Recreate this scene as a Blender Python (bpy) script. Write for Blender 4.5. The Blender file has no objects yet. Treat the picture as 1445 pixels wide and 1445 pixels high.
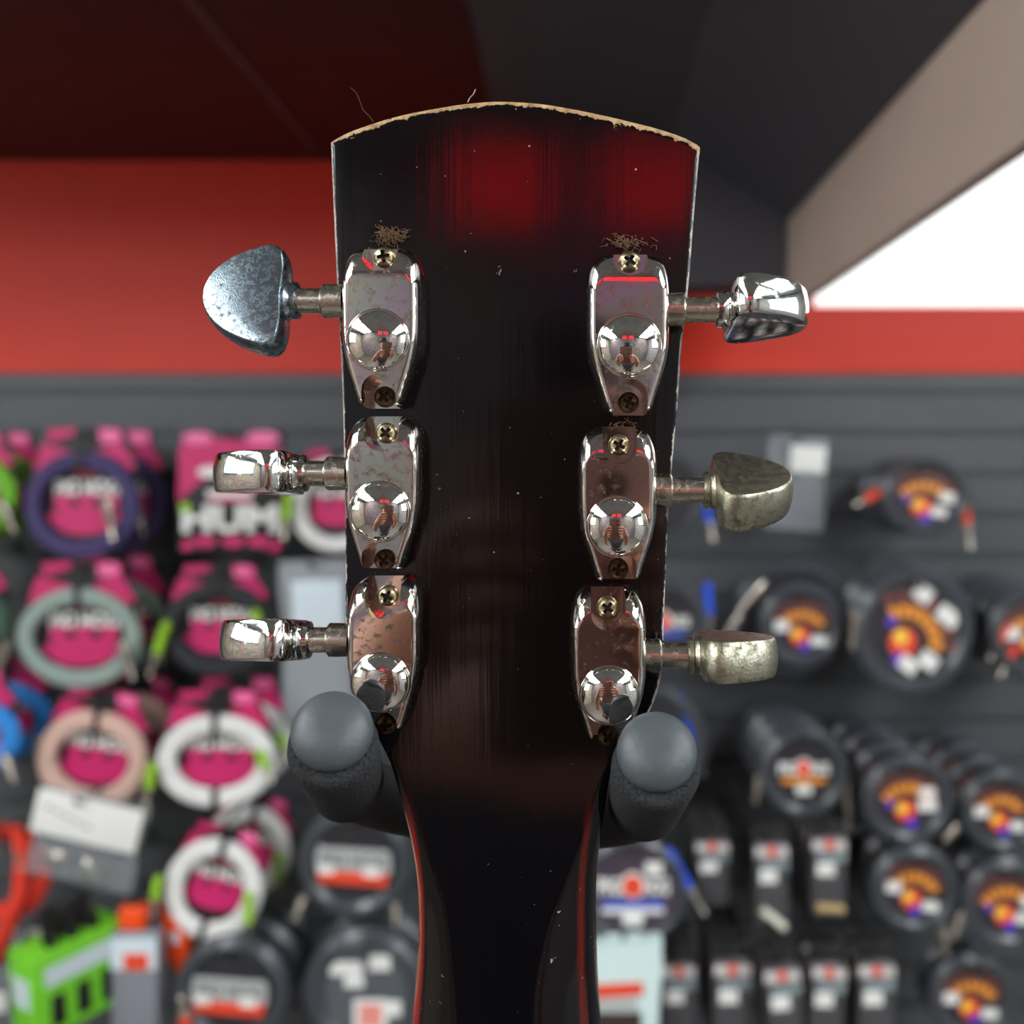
import bpy, bmesh, math, random
from mathutils import Vector, Matrix
random.seed(7)
R = math.radians
SC = bpy.context.scene
COL = SC.collection
F, CX, CY = 1418.0, 810.0, 650.0      # focal length in pixels, point where the optical axis meets the frame
D = 0.213                             # distance to the back face of the headstock
WY = 1.85                             # distance to the slat wall
FLOOR = -1.75

def P(px, py, d):
    return Vector(((px - CX) * d / F, d, (CY - py) * d / F))

# ------------------------------------------------------------------ materials
MATS = {}
def srgb(c):
    return tuple(((v / 255) / 12.92 if v / 255 <= 0.04045 else ((v / 255 + 0.055) / 1.055) ** 2.4) for v in c) + (1,)

def mat(name, rgb=(128, 128, 128), rough=0.5, metal=0.0, emit=0.0, noise=0.0, nscale=40.0, bump=0.0, bscale=200.0,
        coat=0.0, trans=0.0, spec=0.5, alpha=1.0):
    if name in MATS: return MATS[name]
    m = bpy.data.materials.new(name); m.use_nodes = True
    nt = m.node_tree; b = nt.nodes['Principled BSDF']
    c = srgb(rgb)
    b.inputs['Base Color'].default_value = c
    b.inputs['Roughness'].default_value = rough
    b.inputs['Metallic'].default_value = metal
    b.inputs['Coat Weight'].default_value = coat
    b.inputs['Transmission Weight'].default_value = trans
    b.inputs['Specular IOR Level'].default_value = spec
    b.inputs['Alpha'].default_value = alpha
    if emit:
        b.inputs['Emission Color'].default_value = c
        b.inputs['Emission Strength'].default_value = emit
    tc = nt.nodes.new('ShaderNodeTexCoord')
    if noise:
        n = nt.nodes.new('ShaderNodeTexNoise'); n.inputs['Scale'].default_value = nscale; n.inputs['Detail'].default_value = 5
        nt.links.new(tc.outputs['Object'], n.inputs['Vector'])
        mx = nt.nodes.new('ShaderNodeMix'); mx.data_type = 'RGBA'
        mx.inputs['A'].default_value = tuple(v * (1 - noise) for v in c[:3]) + (1,)
        mx.inputs['B'].default_value = tuple(min(1, v * (1 + noise)) for v in c[:3]) + (1,)
        nt.links.new(n.outputs['Fac'], mx.inputs['Factor']); nt.links.new(mx.outputs['Result'], b.inputs['Base Color'])
    if bump:
        n2 = nt.nodes.new('ShaderNodeTexNoise'); n2.inputs['Scale'].default_value = bscale; n2.inputs['Detail'].default_value = 3
        nt.links.new(tc.outputs['Object'], n2.inputs['Vector'])
        bp = nt.nodes.new('ShaderNodeBump'); bp.inputs['Strength'].default_value = bump; bp.inputs['Distance'].default_value = 0.001
        nt.links.new(n2.outputs['Fac'], bp.inputs['Height']); nt.links.new(bp.outputs['Normal'], b.inputs['Normal'])
    MATS[name] = m
    return m

def chrome_mat(name, rgb, rough, tarnish, amount, pit=0.0, scale=400):
    m = mat(name, rgb, rough, 1.0); nt = m.node_tree; b = nt.nodes['Principled BSDF']
    tc = nt.nodes.new('ShaderNodeTexCoord')
    n = nt.nodes.new('ShaderNodeTexNoise'); n.inputs['Scale'].default_value = scale; n.inputs['Detail'].default_value = 6; n.inputs['Roughness'].default_value = 0.65
    nt.links.new(tc.outputs['Object'], n.inputs['Vector'])
    rp = nt.nodes.new('ShaderNodeValToRGB'); rp.color_ramp.elements[0].position = 0.60 - amount * 0.3; rp.color_ramp.elements[1].position = 0.74 - amount * 0.2
    nt.links.new(n.outputs['Fac'], rp.inputs['Fac'])
    mx = nt.nodes.new('ShaderNodeMix'); mx.data_type = 'RGBA'; mx.inputs['A'].default_value = srgb(rgb); mx.inputs['B'].default_value = srgb(tarnish)
    nt.links.new(rp.outputs['Color'], mx.inputs['Factor']); nt.links.new(mx.outputs['Result'], b.inputs['Base Color'])
    mr = nt.nodes.new('ShaderNodeMapRange'); mr.inputs['To Min'].default_value = rough; mr.inputs['To Max'].default_value = min(1, rough + 0.3)
    nt.links.new(rp.outputs['Color'], mr.inputs['Value']); nt.links.new(mr.outputs['Result'], b.inputs['Roughness'])
    if pit:
        v = nt.nodes.new('ShaderNodeTexNoise'); v.inputs['Scale'].default_value = scale * 4; v.inputs['Detail'].default_value = 4
        nt.links.new(tc.outputs['Object'], v.inputs['Vector'])
        bp = nt.nodes.new('ShaderNodeBump'); bp.inputs['Strength'].default_value = pit; bp.inputs['Distance'].default_value = 0.0004
        nt.links.new(v.outputs['Fac'], bp.inputs['Height']); nt.links.new(bp.outputs['Normal'], b.inputs['Normal'])
    return m

CHROME = chrome_mat('aged_chrome', (222, 217, 210), 0.05, (140, 122, 108), 0.26, 0.0, 620)
DOMEC = chrome_mat('bright_chrome', (235, 233, 226), 0.03, (190, 180, 160), 0.05, 0.0, 500)
NICKEL = chrome_mat('dull_nickel', (205, 200, 186), 0.22, (168, 160, 136), 0.3, 0.02, 500)
KNOBC = chrome_mat('knob_chrome', (222, 222, 218), 0.06, (170, 164, 150), 0.15, 0.015, 600)
KNOBW = chrome_mat('worn_knob_chrome', (160, 178, 188), 0.2, (70, 76, 80), 0.40, 0.12, 800)
KNOBD = chrome_mat('tarnished_knob_nickel', (190, 186, 165), 0.30, (105, 100, 80), 0.45, 0.2, 500)
BRASS = chrome_mat('aged_brass', (168, 156, 126), 0.3, (92, 74, 48), 0.3, 0.1, 900)
BRASSD = chrome_mat('shaded_brass', (110, 88, 66), 0.35, (60, 40, 26), 0.5, 0.2, 900)  # darker brass: shade on the lower screws put into the colour
RECESS = mat('dark_recess', (34, 24, 14), 0.6)  # dark colour for the faces inside the screw cross
RUBBER = mat('black_rubber', (70, 76, 79), 0.46, noise=0.18, nscale=150, bump=0.12, bscale=900, spec=0.5)
FOAM = mat('black_foam', (50, 51, 52), 0.95, noise=0.9, nscale=1900, bump=1.0, bscale=1300, spec=0.2)
STEEL = mat('black_powder_coat', (10, 10, 11), 0.7)
DUST = mat('brown_dust', (104, 82, 56), 0.95, noise=0.4, nscale=900)
HAIRM = mat('dark_fibre', (70, 48, 34), 0.7)
GREYF = mat('grey_fibre', (180, 178, 170), 0.7)

def lacquer():
    m = mat('black_lacquer', (8, 6, 7), 0.1); nt = m.node_tree; b = nt.nodes['Principled BSDF']
    N = nt.nodes.new; L = nt.links.new
    tc = N('ShaderNodeTexCoord')
    def noise(scale, detail=4, stretch=None, rough=0.5):
        n = N('ShaderNodeTexNoise'); n.inputs['Scale'].default_value = scale; n.inputs['Detail'].default_value = detail; n.inputs['Roughness'].default_value = rough
        if stretch:
            mp = N('ShaderNodeMapping'); mp.inputs['Scale'].default_value = stretch; L(tc.outputs['Object'], mp.inputs['Vector']); L(mp.outputs['Vector'], n.inputs['Vector'])
        else: L(tc.outputs['Object'], n.inputs['Vector'])
        return n.outputs['Fac']
    def math_(op, a, c, clamp=False):
        n = N('ShaderNodeMath'); n.operation = op; n.use_clamp = clamp
        for i, v in enumerate((a, c)):
            if isinstance(v, (int, float)): n.inputs[i].default_value = v
            else: L(v, n.inputs[i])
        return n.outputs[0]
    def mix(f, a, c):
        n = N('ShaderNodeMix'); n.data_type = 'RGBA'; L(f, n.inputs['Factor'])
        for k, v in (('A', a), ('B', c)):
            if isinstance(v, tuple): n.inputs[k].default_value = v
            else: L(v, n.inputs[k])
        return n.outputs['Result']
    def attr(nm):
        a = N('ShaderNodeAttribute'); a.attribute_name = nm; return a.outputs['Fac']
    # thin translucent wine finish worn over black, streaked along the grain
    streak = noise(1.0, 4, (420, 420, 9), 0.6)
    wine = mix(math_('MULTIPLY', math_('SUBTRACT', streak, 0.35, True), 1.4, True), srgb((4, 4, 6)), srgb((13, 6, 9)))
    wood = mix(math_('ADD', math_('MULTIPLY', math_('SUBTRACT', noise(420, 6, None, 0.7), 0.5), 2.2), 0.55, True), srgb((78, 50, 26)), srgb((206, 170, 120)))
    grey = mix(noise(700, 4), srgb((120, 112, 100)), srgb((214, 206, 192)))
    n1, n2 = noise(260, 6, None, 0.7), noise(1100, 4)
    top = math_('ADD', attr('edge_top'), math_('MULTIPLY', math_('SUBTRACT', n1, 0.5), 5.6))
    top = math_('ADD', top, math_('MULTIPLY', math_('SUBTRACT', n2, 0.5), 2.2))
    ftop = math_('MULTIPLY', math_('SUBTRACT', 1.15, top), 5, True)
    side = math_('ADD', attr('edge_side'), math_('MULTIPLY', math_('SUBTRACT', n1, 0.5), 2.6))
    fside = math_('MULTIPLY', math_('SUBTRACT', 0.34, side), 8, True)
    specks = math_('MULTIPLY', math_('SUBTRACT', noise(800, 2), 0.735), 60, True)
    chips = math_('MULTIPLY', math_('SUBTRACT', noise(170, 5, None, 0.75), 0.70), 50, True)
    c = mix(specks, wine, srgb((150, 145, 138)))
    c = mix(math_('MULTIPLY', chips, 0.6), c, srgb((150, 130, 100)))
    c = mix(attr('red_band'), c, srgb((150, 34, 14)))
    c = mix(fside, c, grey)
    c = mix(ftop, c, wood)
    L(c, b.inputs['Base Color'])
    worn = math_('MAXIMUM', math_('MAXIMUM', fside, ftop), math_('MAXIMUM', specks, chips))
    r = math_('ADD', math_('MULTIPLY', worn, 0.5), math_('ADD', 0.05, math_('MULTIPLY', noise(60, 5), 0.11)))
    L(r, b.inputs['Roughness'])
    bp = N('ShaderNodeBump'); bp.inputs['Strength'].default_value = 0.22; bp.inputs['Distance'].default_value = 0.0003
    L(math_('ADD', math_('MULTIPLY', streak, 0.55), math_('MULTIPLY', noise(90, 3), 0.5)), bp.inputs['Height']); L(bp.outputs['Normal'], b.inputs['Normal'])
    b.inputs['Specular IOR Level'].default_value = 0.6
    return m
LACQ = lacquer()

# ------------------------------------------------------------------ mesh helpers
def obj(name, bm, m, parent=None, smooth=35, loc=None, rot=None):
    me = bpy.data.meshes.new(name)
    bmesh.ops.recalc_face_normals(bm, faces=bm.faces)
    bm.to_mesh(me); bm.free()
    for mm in (m if isinstance(m, (list, tuple)) else [m]): me.materials.append(mm)
    if smooth:
        for p in me.polygons: p.use_smooth = True
        me.set_sharp_from_angle(angle=R(smooth))
    o = bpy.data.objects.new(name, me); COL.objects.link(o)
    if parent is not None: o.parent = parent
    if loc is not None: o.location = loc
    if rot is not None: o.rotation_euler = rot
    return o

def thing(name, label, cat, loc=(0, 0, 0), rot=(0, 0, 0), group=None):
    o = bpy.data.objects.new(name, None); COL.objects.link(o); o.empty_display_size = 0.02
    o.location = loc; o.rotation_euler = rot
    return tag(o, label, cat, group)
def tag(o, label, cat, group=None):
    o['label'] = label; o['category'] = cat
    if group: o['group'] = group
    return o
def struct(o, label=None):
    o['kind'] = 'structure'
    if label: o['label'] = label
    return o

def box(bm, c, s, rot=None, mi=0, bev=0.0):
    M = Matrix.Translation(c) @ (rot.to_4x4() if rot else Matrix.Identity(4)) @ Matrix.Diagonal((*s, 1))
    r = bmesh.ops.create_cube(bm, size=1, matrix=M)
    fs = {f for v in r['verts'] for f in v.link_faces}
    if bev:
        es = list({e for f in fs for e in f.edges})
        rb = bmesh.ops.bevel(bm, geom=es, offset=bev, segments=3, affect='EDGES', profile=0.5)
        fs = set(rb['faces']) | {f for f in fs if f.is_valid}
    for f in fs:
        if f.is_valid: f.material_index = mi
    return r

def tube(bm, pts, r, seg=12, caps=True, closed=False, mi=0):
    pts = [Vector(p) for p in pts]; n = len(pts)
    rs = r if isinstance(r, (list, tuple)) else [r] * n
    rings = []; up = None
    for i, p in enumerate(pts):
        if closed: t = pts[(i + 1) % n] - pts[i - 1]
        else: t = pts[min(i + 1, n - 1)] - pts[max(i - 1, 0)]
        if t.length < 1e-9: t = Vector((0, 0, 1))
        t.normalize()
        if up is None:
            up = Vector((0, 0, 1)) if abs(t.z) < 0.9 else Vector((1, 0, 0))
        a = (up - t * up.dot(t)).normalized(); up = a; b = t.cross(a)
        rings.append([bm.verts.new(p + (a * math.cos(k * 2 * math.pi / seg) + b * math.sin(k * 2 * math.pi / seg)) * rs[i]) for k in range(seg)])
    for i in range(n if closed else n - 1):
        A, B = rings[i], rings[(i + 1) % n]
        off = 0
        if closed and i == n - 1:
            off = min(range(seg), key=lambda o: (A[0].co - B[o].co).length)
        for k in range(seg):
            f = bm.faces.new((A[k], A[(k + 1) % seg], B[(k + 1 + off) % seg], B[(k + off) % seg])); f.material_index = mi
    if caps and not closed:
        for g in (rings[0][::-1], rings[-1]):
            f = bm.faces.new(g); f.material_index = mi

def lathe(bm, prof, origin, axis, seg=32, mi=0):
    """prof: (radius, distance along the axis) pairs"""
    ax = Vector(axis).normalized(); a = ax.orthogonal().normalized(); b = ax.cross(a); o = Vector(origin)
    rings = []
    for r, h in prof:
        if r < 1e-7: rings.append([bm.verts.new(o + ax * h)])
        else: rings.append([bm.verts.new(o + ax * h + (a * math.cos(k * 2 * math.pi / seg) + b * math.sin(k * 2 * math.pi / seg)) * r) for k in range(seg)])
    for A, B in zip(rings, rings[1:]):
        if len(A) == 1 and len(B) == 1: continue
        for k in range(seg):
            if len(A) == 1: f = bm.faces.new((A[0], B[(k + 1) % seg], B[k]))
            elif len(B) == 1: f = bm.faces.new((A[k], A[(k + 1) % seg], B[0]))
            else: f = bm.faces.new((A[k], A[(k + 1) % seg], B[(k + 1) % seg], B[k]))
            f.material_index = mi
    for g in (rings[0], rings[-1]):
        if len(g) > 1:
            f = bm.faces.new(g); f.material_index = mi

def prism(bm, pts, y0, y1, mi=0):
    """outline in x,z extruded from y0 to y1"""
    A = [bm.verts.new((x, y0, z)) for x, z in pts]; B = [bm.verts.new((x, y1, z)) for x, z in pts]
    fs = [bm.faces.new(A), bm.faces.new(B[::-1])]
    n = len(pts)
    for k in range(n): fs.append(bm.faces.new((A[k], B[k], B[(k + 1) % n], A[(k + 1) % n])))
    for f in fs: f.material_index = mi

def boolean(o, cutters, op='DIFFERENCE'):
    for c in cutters:
        md = o.modifiers.new('cut', 'BOOLEAN'); md.operation = op; md.object = c; md.solver = 'EXACT'
    dg = bpy.context.evaluated_depsgraph_get(); dg.update()
    me = bpy.data.meshes.new_from_object(o.evaluated_get(dg))
    o.modifiers.clear(); old = o.data; o.data = me; bpy.data.meshes.remove(old)
    for c in cutters:
        me2 = c.data; bpy.data.objects.remove(c); bpy.data.meshes.remove(me2)

TEXT = {}
def text_into(bm, s, cx, cz, w, h, y0, y1, mi=0, ang=0.0):
    """block letters fitted to w x h, centred at cx, cz"""
    if s not in TEXT:
        cu = bpy.data.curves.new('t', 'FONT'); cu.body = s; cu.resolution_u = 2; cu.offset = 0.045
        o = bpy.data.objects.new('t', cu); COL.objects.link(o)
        dg = bpy.context.evaluated_depsgraph_get(); dg.update()
        me = bpy.data.meshes.new_from_object(o.evaluated_get(dg))
        TEXT[s] = ([tuple(v.co[:2]) for v in me.vertices], [tuple(p.vertices) for p in me.polygons])
        bpy.data.objects.remove(o); bpy.data.curves.remove(cu); bpy.data.meshes.remove(me)
    vs, ps = TEXT[s]
    x0, x1 = min(v[0] for v in vs), max(v[0] for v in vs); z0, z1 = min(v[1] for v in vs), max(v[1] for v in vs)
    ca, sa = math.cos(ang), math.sin(ang)
    out = []
    for x, z in vs:
        u, v = ((x - x0) / (x1 - x0) - 0.5) * w, ((z - z0) / (z1 - z0) - 0.5) * h
        out.append(bm.verts.new((cx + u * ca - v * sa, y0, cz + u * sa + v * ca)))
    for p in ps:
        try: f = bm.faces.new([out[i] for i in p]); f.material_index = mi
        except ValueError: pass

def interp(tab, x):
    if x <= tab[0][0]: return tab[0][1]
    for (a, va), (b, vb) in zip(tab, tab[1:]):
        if x <= b:
            t = (x - a) / (b - a); return va + (vb - va) * t
    return tab[-1][1]
def smooth_interp(tab, x):
    n = len(tab)
    if x <= tab[0][0]: return tab[0][1]
    if x >= tab[-1][0]: return tab[-1][1]
    for i in range(n - 1):
        if x <= tab[i + 1][0]:
            x0, y0 = tab[i]; x1, y1 = tab[i + 1]
            def slope(k):
                a, b = tab[max(k - 1, 0)], tab[min(k + 1, n - 1)]
                return (b[1] - a[1]) / (b[0] - a[0])
            t = (x - x0) / (x1 - x0); h = x1 - x0; m0, m1 = slope(i) * h, slope(i + 1) * h
            return (2*t**3 - 3*t*t + 1) * y0 + (t**3 - 2*t*t + t) * m0 + (-2*t**3 + 3*t*t) * y1 + (t**3 - t*t) * m1

# ================================================================== GUITAR
S = D / F * 1000     # millimetres per pixel on the headstock plane
guitar = thing('guitar', 'glossy black electric guitar headstock and neck seen from behind, six worn chrome tuners', 'guitar', P(713, 1445, D + 0.01) + Vector((0, 0, -0.12)))
G0 = guitar.location.copy()
def glocal(v): return Vector(v) - G0

XL = [(190, 466), (200, 466), (300, 470), (420, 476), (540, 482), (640, 485), (760, 487), (860, 487), (930, 489), (970, 495), (1005, 510), (1040, 531), (1075, 548), (1100, 554), (1134, 561), (1199, 572), (1270, 577), (1366, 575), (1445, 569), (1700, 545), (2300, 520)]
XR = [(190, 989), (205, 988), (300, 980), (400, 972), (490, 962), (560, 957), (640, 950), (730, 943), (850, 938), (930, 935), (965, 931), (1000, 919), (1035, 897), (1065, 876), (1095, 863), (1125, 858), (1154, 855), (1202, 849), (1254, 845), (1334, 844), (1445, 847), (1700, 866), (2300, 892)]
TOP = [(466, 198), (478, 190), (500, 180), (560, 161), (620, 149), (660, 143), (700, 140), (760, 143), (830, 155), (900, 171), (940, 182), (970, 193), (984, 201), (989, 206)]
RL = [(190, 5.5), (1060, 6), (1100, 12), (1200, 30), (1290, 52), (1400, 68), (1500, 84), (1700, 130), (2300, 186)]
RR = [(190, 5.5), (1040, 7), (1100, 16), (1173, 30), (1253, 54), (1305, 76), (1398, 100), (1500, 112), (1700, 150), (2300, 186)]
DEP = [(190, 0.8), (1050, 0.9), (1120, 4), (1200, 9), (1300, 15), (1400, 18), (1700, 20), (2300, 20)]
TH = [(190, 15), (1050, 15), (1200, 17), (1400, 20), (2300, 21)]
ROWS = [202 + 12 * i for i in range(int((1660 - 202) / 12))] + [1660 + 40 * i for i in range(17)]
NA, NF, NS = 20, 36, 3
def profile_row(py, vtop):
    xl, xr = smooth_interp(XL, py), smooth_interp(XR, py)
    rl, rr = smooth_interp(RL, py), smooth_interp(RR, py)
    dep, th = smooth_interp(DEP, py), smooth_interp(TH, py)
    pts = []   # (x px, depth mm)
    for k in range(NS): pts.append((xl, th + (dep - th) * k / NS))
    for k in range(NA): a = k / NA * math.pi / 2; pts.append((xl + rl * (1 - math.cos(a)), dep * (1 - math.sin(a))))
    for k in range(NF + 1): pts.append((xl + rl + (xr - rr - xl - rl) * k / NF, 0.0))
    for k in range(1, NA + 1): a = (1 - k / NA) * math.pi / 2; pts.append((xr - rr * (1 - math.cos(a)), dep * (1 - math.sin(a))))
    for k in range(1, NS + 1): pts.append((xr, dep + (th - dep) * k / NS))
    out = []
    for x, dm in pts:
        y = py
        if vtop < 1: y = py + (smooth_interp(TOP, x) - 202) * (1 - vtop)
        out.append((x, y, dm, x - xl, xr - x))
    return out
vert_rows, at_top, at_side, at_red = [], [], [], []
row0 = profile_row(202, 0.0)
for extra_z, ed in ((0.0, 15.0), (0.0, 6.0), (0.0, 1.6), (0.35, 0.55), (0.8, 0.12)):
    vert_rows.append([(x, y + extra_z / S, max(dm, ed)) for x, y, dm, a, b in row0]); at_top.append([max(0.0, ed - 1.6)] * len(row0)); at_side.append([max(min(a, b) * S, max(dm, ed) - 1.0) for x, y, dm, a, b in row0]); at_red.append([0.0] * len(row0))
for py in ROWS:
    vt = min(1.0, (py - 202) / 190)
    r = profile_row(py, vt)
    if py == 202: r = [(x, y + 1.5 / S, dm, a, b) for x, y, dm, a, b in r]
    vert_rows.append([(x, y, dm) for x, y, dm, a, b in r])
    at_top.append([max(0, (y - smooth_interp(TOP, x)) * S) for x, y, dm, a, b in r])
    at_side.append([max(dm - 1.0 if dm > 1.25 and py < 1090 else 0, (min(a, b) * S if py < 1040 else min(0.6, (py - 1040) / 100) + min(a, b) * S)) for x, y, dm, a, b in r])
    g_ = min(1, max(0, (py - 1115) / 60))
    at_red.append([g_ * max(math.exp(-((a - 8) / 8.5) ** 4) * (dm < 21), 0.32 * math.exp(-((b - 24) / 4.6) ** 4)) for x, y, dm, a, b in r])  # red bands just inside both neck edges
co = [[P(x, y, D) + Vector((0, dm / 1000, 0)) for x, y, dm in row] for row in vert_rows]
nc = len(co[0])
def grid_mesh(name, r0, r1, cap0, cap1):
    me = bpy.data.meshes.new(name); vs = []; fs = []
    for i in range(r0, r1 + 1): vs += [tuple(glocal(c)) for c in co[i]]
    for i in range(r1 - r0):
        for k in range(nc):      # the last column closes the front face
            k2 = (k + 1) % nc
            fs.append((i * nc + k, i * nc + k2, (i + 1) * nc + k2, (i + 1) * nc + k))
    if cap0: fs.append(tuple(range(nc))[::-1])
    if cap1: fs.append(tuple((r1 - r0) * nc + k for k in range(nc)))
    me.from_pydata(vs, [], fs)
    for nm, tab in (('edge_top', at_top), ('edge_side', at_side), ('red_band', at_red)):
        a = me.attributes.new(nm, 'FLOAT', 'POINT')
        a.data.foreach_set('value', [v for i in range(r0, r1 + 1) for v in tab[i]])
    bm = bmesh.new(); bm.from_mesh(me); bmesh.ops.recalc_face_normals(bm, faces=bm.faces); bm.to_mesh(me); bm.free()
    for p in me.polygons: p.use_smooth = True
    me.set_sharp_from_angle(angle=R(50))
    me.materials.append(LACQ)
    return me
full = grid_mesh('full', 0, len(co) - 1, True, True)
fn = [tuple(v.normal) for v in full.vertices]
split = next(i for i, r in enumerate(vert_rows) if i > 6 and r[30][1] >= 1110)
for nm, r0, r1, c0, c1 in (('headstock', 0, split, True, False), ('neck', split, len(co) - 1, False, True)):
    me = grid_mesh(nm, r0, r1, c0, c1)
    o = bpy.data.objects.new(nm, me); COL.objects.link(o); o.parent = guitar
    # same normals on both sides of the joint so the lacquer reads as one surface
    cn = [tuple(x.vector) for x in me.corner_normals]
    row = split
    for p in me.polygons:
        if len(p.vertices) != 4: continue
        for li in p.loop_indices:
            vi = me.loops[li].vertex_index; gi = r0 + vi // nc
            if gi == row:
                nv = Vector(fn[gi * nc + vi % nc])
                if nv.dot(p.normal) < 0: nv = -nv
                if nv.dot(p.normal) > 0.6: cn[li] = tuple(nv)
    me.normals_split_custom_set(cn)
bpy.data.meshes.remove(full)

# ---- tuners
H = 0.0098           # height of a tuner housing
WID = [(0, .50), (.012, .60), (.03, .71), (.06, .82), (.10, .90), (.15, .955), (.21, .99), (.3, 1.0), (.5, 1.0), (.58, .985), (.66, .94), (.74, .86), (.82, .76), (.9, .66), (.96, .59), (.985, .55), (1.0, .48)]
# crosshead screw, built once and copied
def make_screw_mesh(name, m):
    bm = bmesh.new()
    lathe(bm, [(0.0, -0.0012), (0.0018, -0.0012), (0.0022, -0.0002), (0.0022, 0.0004), (0.00205, 0.0009), (0.0016, 0.00135), (0.0009, 0.0016), (0, 0.0017)], (0, 0, 0), (0, -1, 0), 28)
    o = obj(name, bm, m)
    cs = []
    for a in (25, 115):
        b2 = bmesh.new(); box(b2, (0, -0.0017, 0), (0.0026, 0.0024, 0.00075), Matrix.Rotation(R(a), 3, 'Y')); cs.append(obj('c', b2, m))
    boolean(o, cs)
    me = o.data; bpy.data.objects.remove(o)
    me.materials.append(RECESS)
    for p in me.polygons:
        c = p.center
        if math.hypot(c.x, c.z) < 0.00145 and -0.00135 < c.y < 0.0: p.material_index = 1
    for p in me.polygons: p.use_smooth = True
    me.set_sharp_from_angle(angle=R(40))
    return me
SCREW = make_screw_mesh('screw', BRASS); SCREWD = make_screw_mesh('screw_dark', BRASSD)

def knob_mesh(bm):
    half = [(9, 0), (7, 38), (10, 62), (16, 73), (26, 78), (42, 76), (72, 65), (96, 50), (112, 33), (121, 15), (123, 0)]
    tab = half
    ol = []
    # dense outline through the points
    pts = half + [(u, -v) for u, v in half[-2:0:-1]]
    n = len(pts)
    for i in range(n):
        p0, p1, p2, p3 = pts[i - 1], pts[i], pts[(i + 1) % n], pts[(i + 2) % n]
        for s in range(4):
            t = s / 4
            f = lambda a, b, c, d: 0.5 * (2*b + (c - a)*t + (2*a - 5*b + 4*c - d)*t*t + (3*b - a - 3*c + d)*t**3)
            ol.append((f(p0[0], p1[0], p2[0], p3[0]), f(p0[1], p1[1], p2[1], p3[1])))
    k = 0.000147
    cu, cv = 58, 0
    layers = [(-1, .90), (-.985, .925), (-.93, .945), (-.80, .965), (-.30, .998), (0, 1.0), (.30, .998), (.80, .965), (.93, .945), (.985, .925), (1, .90)]
    rings = []
    for w, sc in layers:
        ring = []
        for u, v in ol:
            uu, vv = cu + (u - cu) * sc, cv + (v - cv) * sc
            th = 0.0042 * (1.0 - 0.06 * max(0, uu) / 123)
            ring.append(bm.verts.new((uu * k, -w * th, vv * k)))
        rings.append(ring)
    m_ = len(ol)
    for A, B in zip(rings, rings[1:]):
        for i in range(m_): bm.faces.new((A[i], A[(i + 1) % m_], B[(i + 1) % m_], B[i]))
    for g in (rings[0], rings[-1][::-1]): bm.faces.new(g)

TUN = [ # name side, face x0,x1, top, bottom, dome, top screw, bottom screw, shaft y, knob base x, knob tip x, knob angle, knob material, label
 ('L', 478, 591, 342, 573, (533, 480), 44, (543, 364), (543, 560), 425, 414, 292, 14.5, KNOBW, 'worn pale knob turned face on'),
 ('L', 483, 592, 586, 806, (536, 722), 43, (546, 611), (543, 790), 668, 426, 304, -86, KNOBC, 'shiny chrome knob turned edge on'),
 ('L', 486, 592, 818, 1034, (537, 963), 42, (548, 840), (545, 1021), 903, 431, 313, -80, KNOBC, 'shiny chrome knob turned edge on'),
 ('R', 829, 947, 350, 583, (888, 487), 45, (888, 370), (887, 568), 437, 1018, 1140, -80, KNOBC, 'chrome knob tilted downwards'),
 ('R', 816, 929, 601, 822, (871, 743), 43, (873, 628), (872, 803), 692, 1000, 1117, 66, KNOBD, 'dull tarnished knob tilted upwards'),
 ('R', 805, 914, 834, 1050, (860, 981), 42, (857, 856), (858, 1038), 925, 978, 1096, 93, KNOBD, 'spotted knob turned almost edge on'),
]
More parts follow.
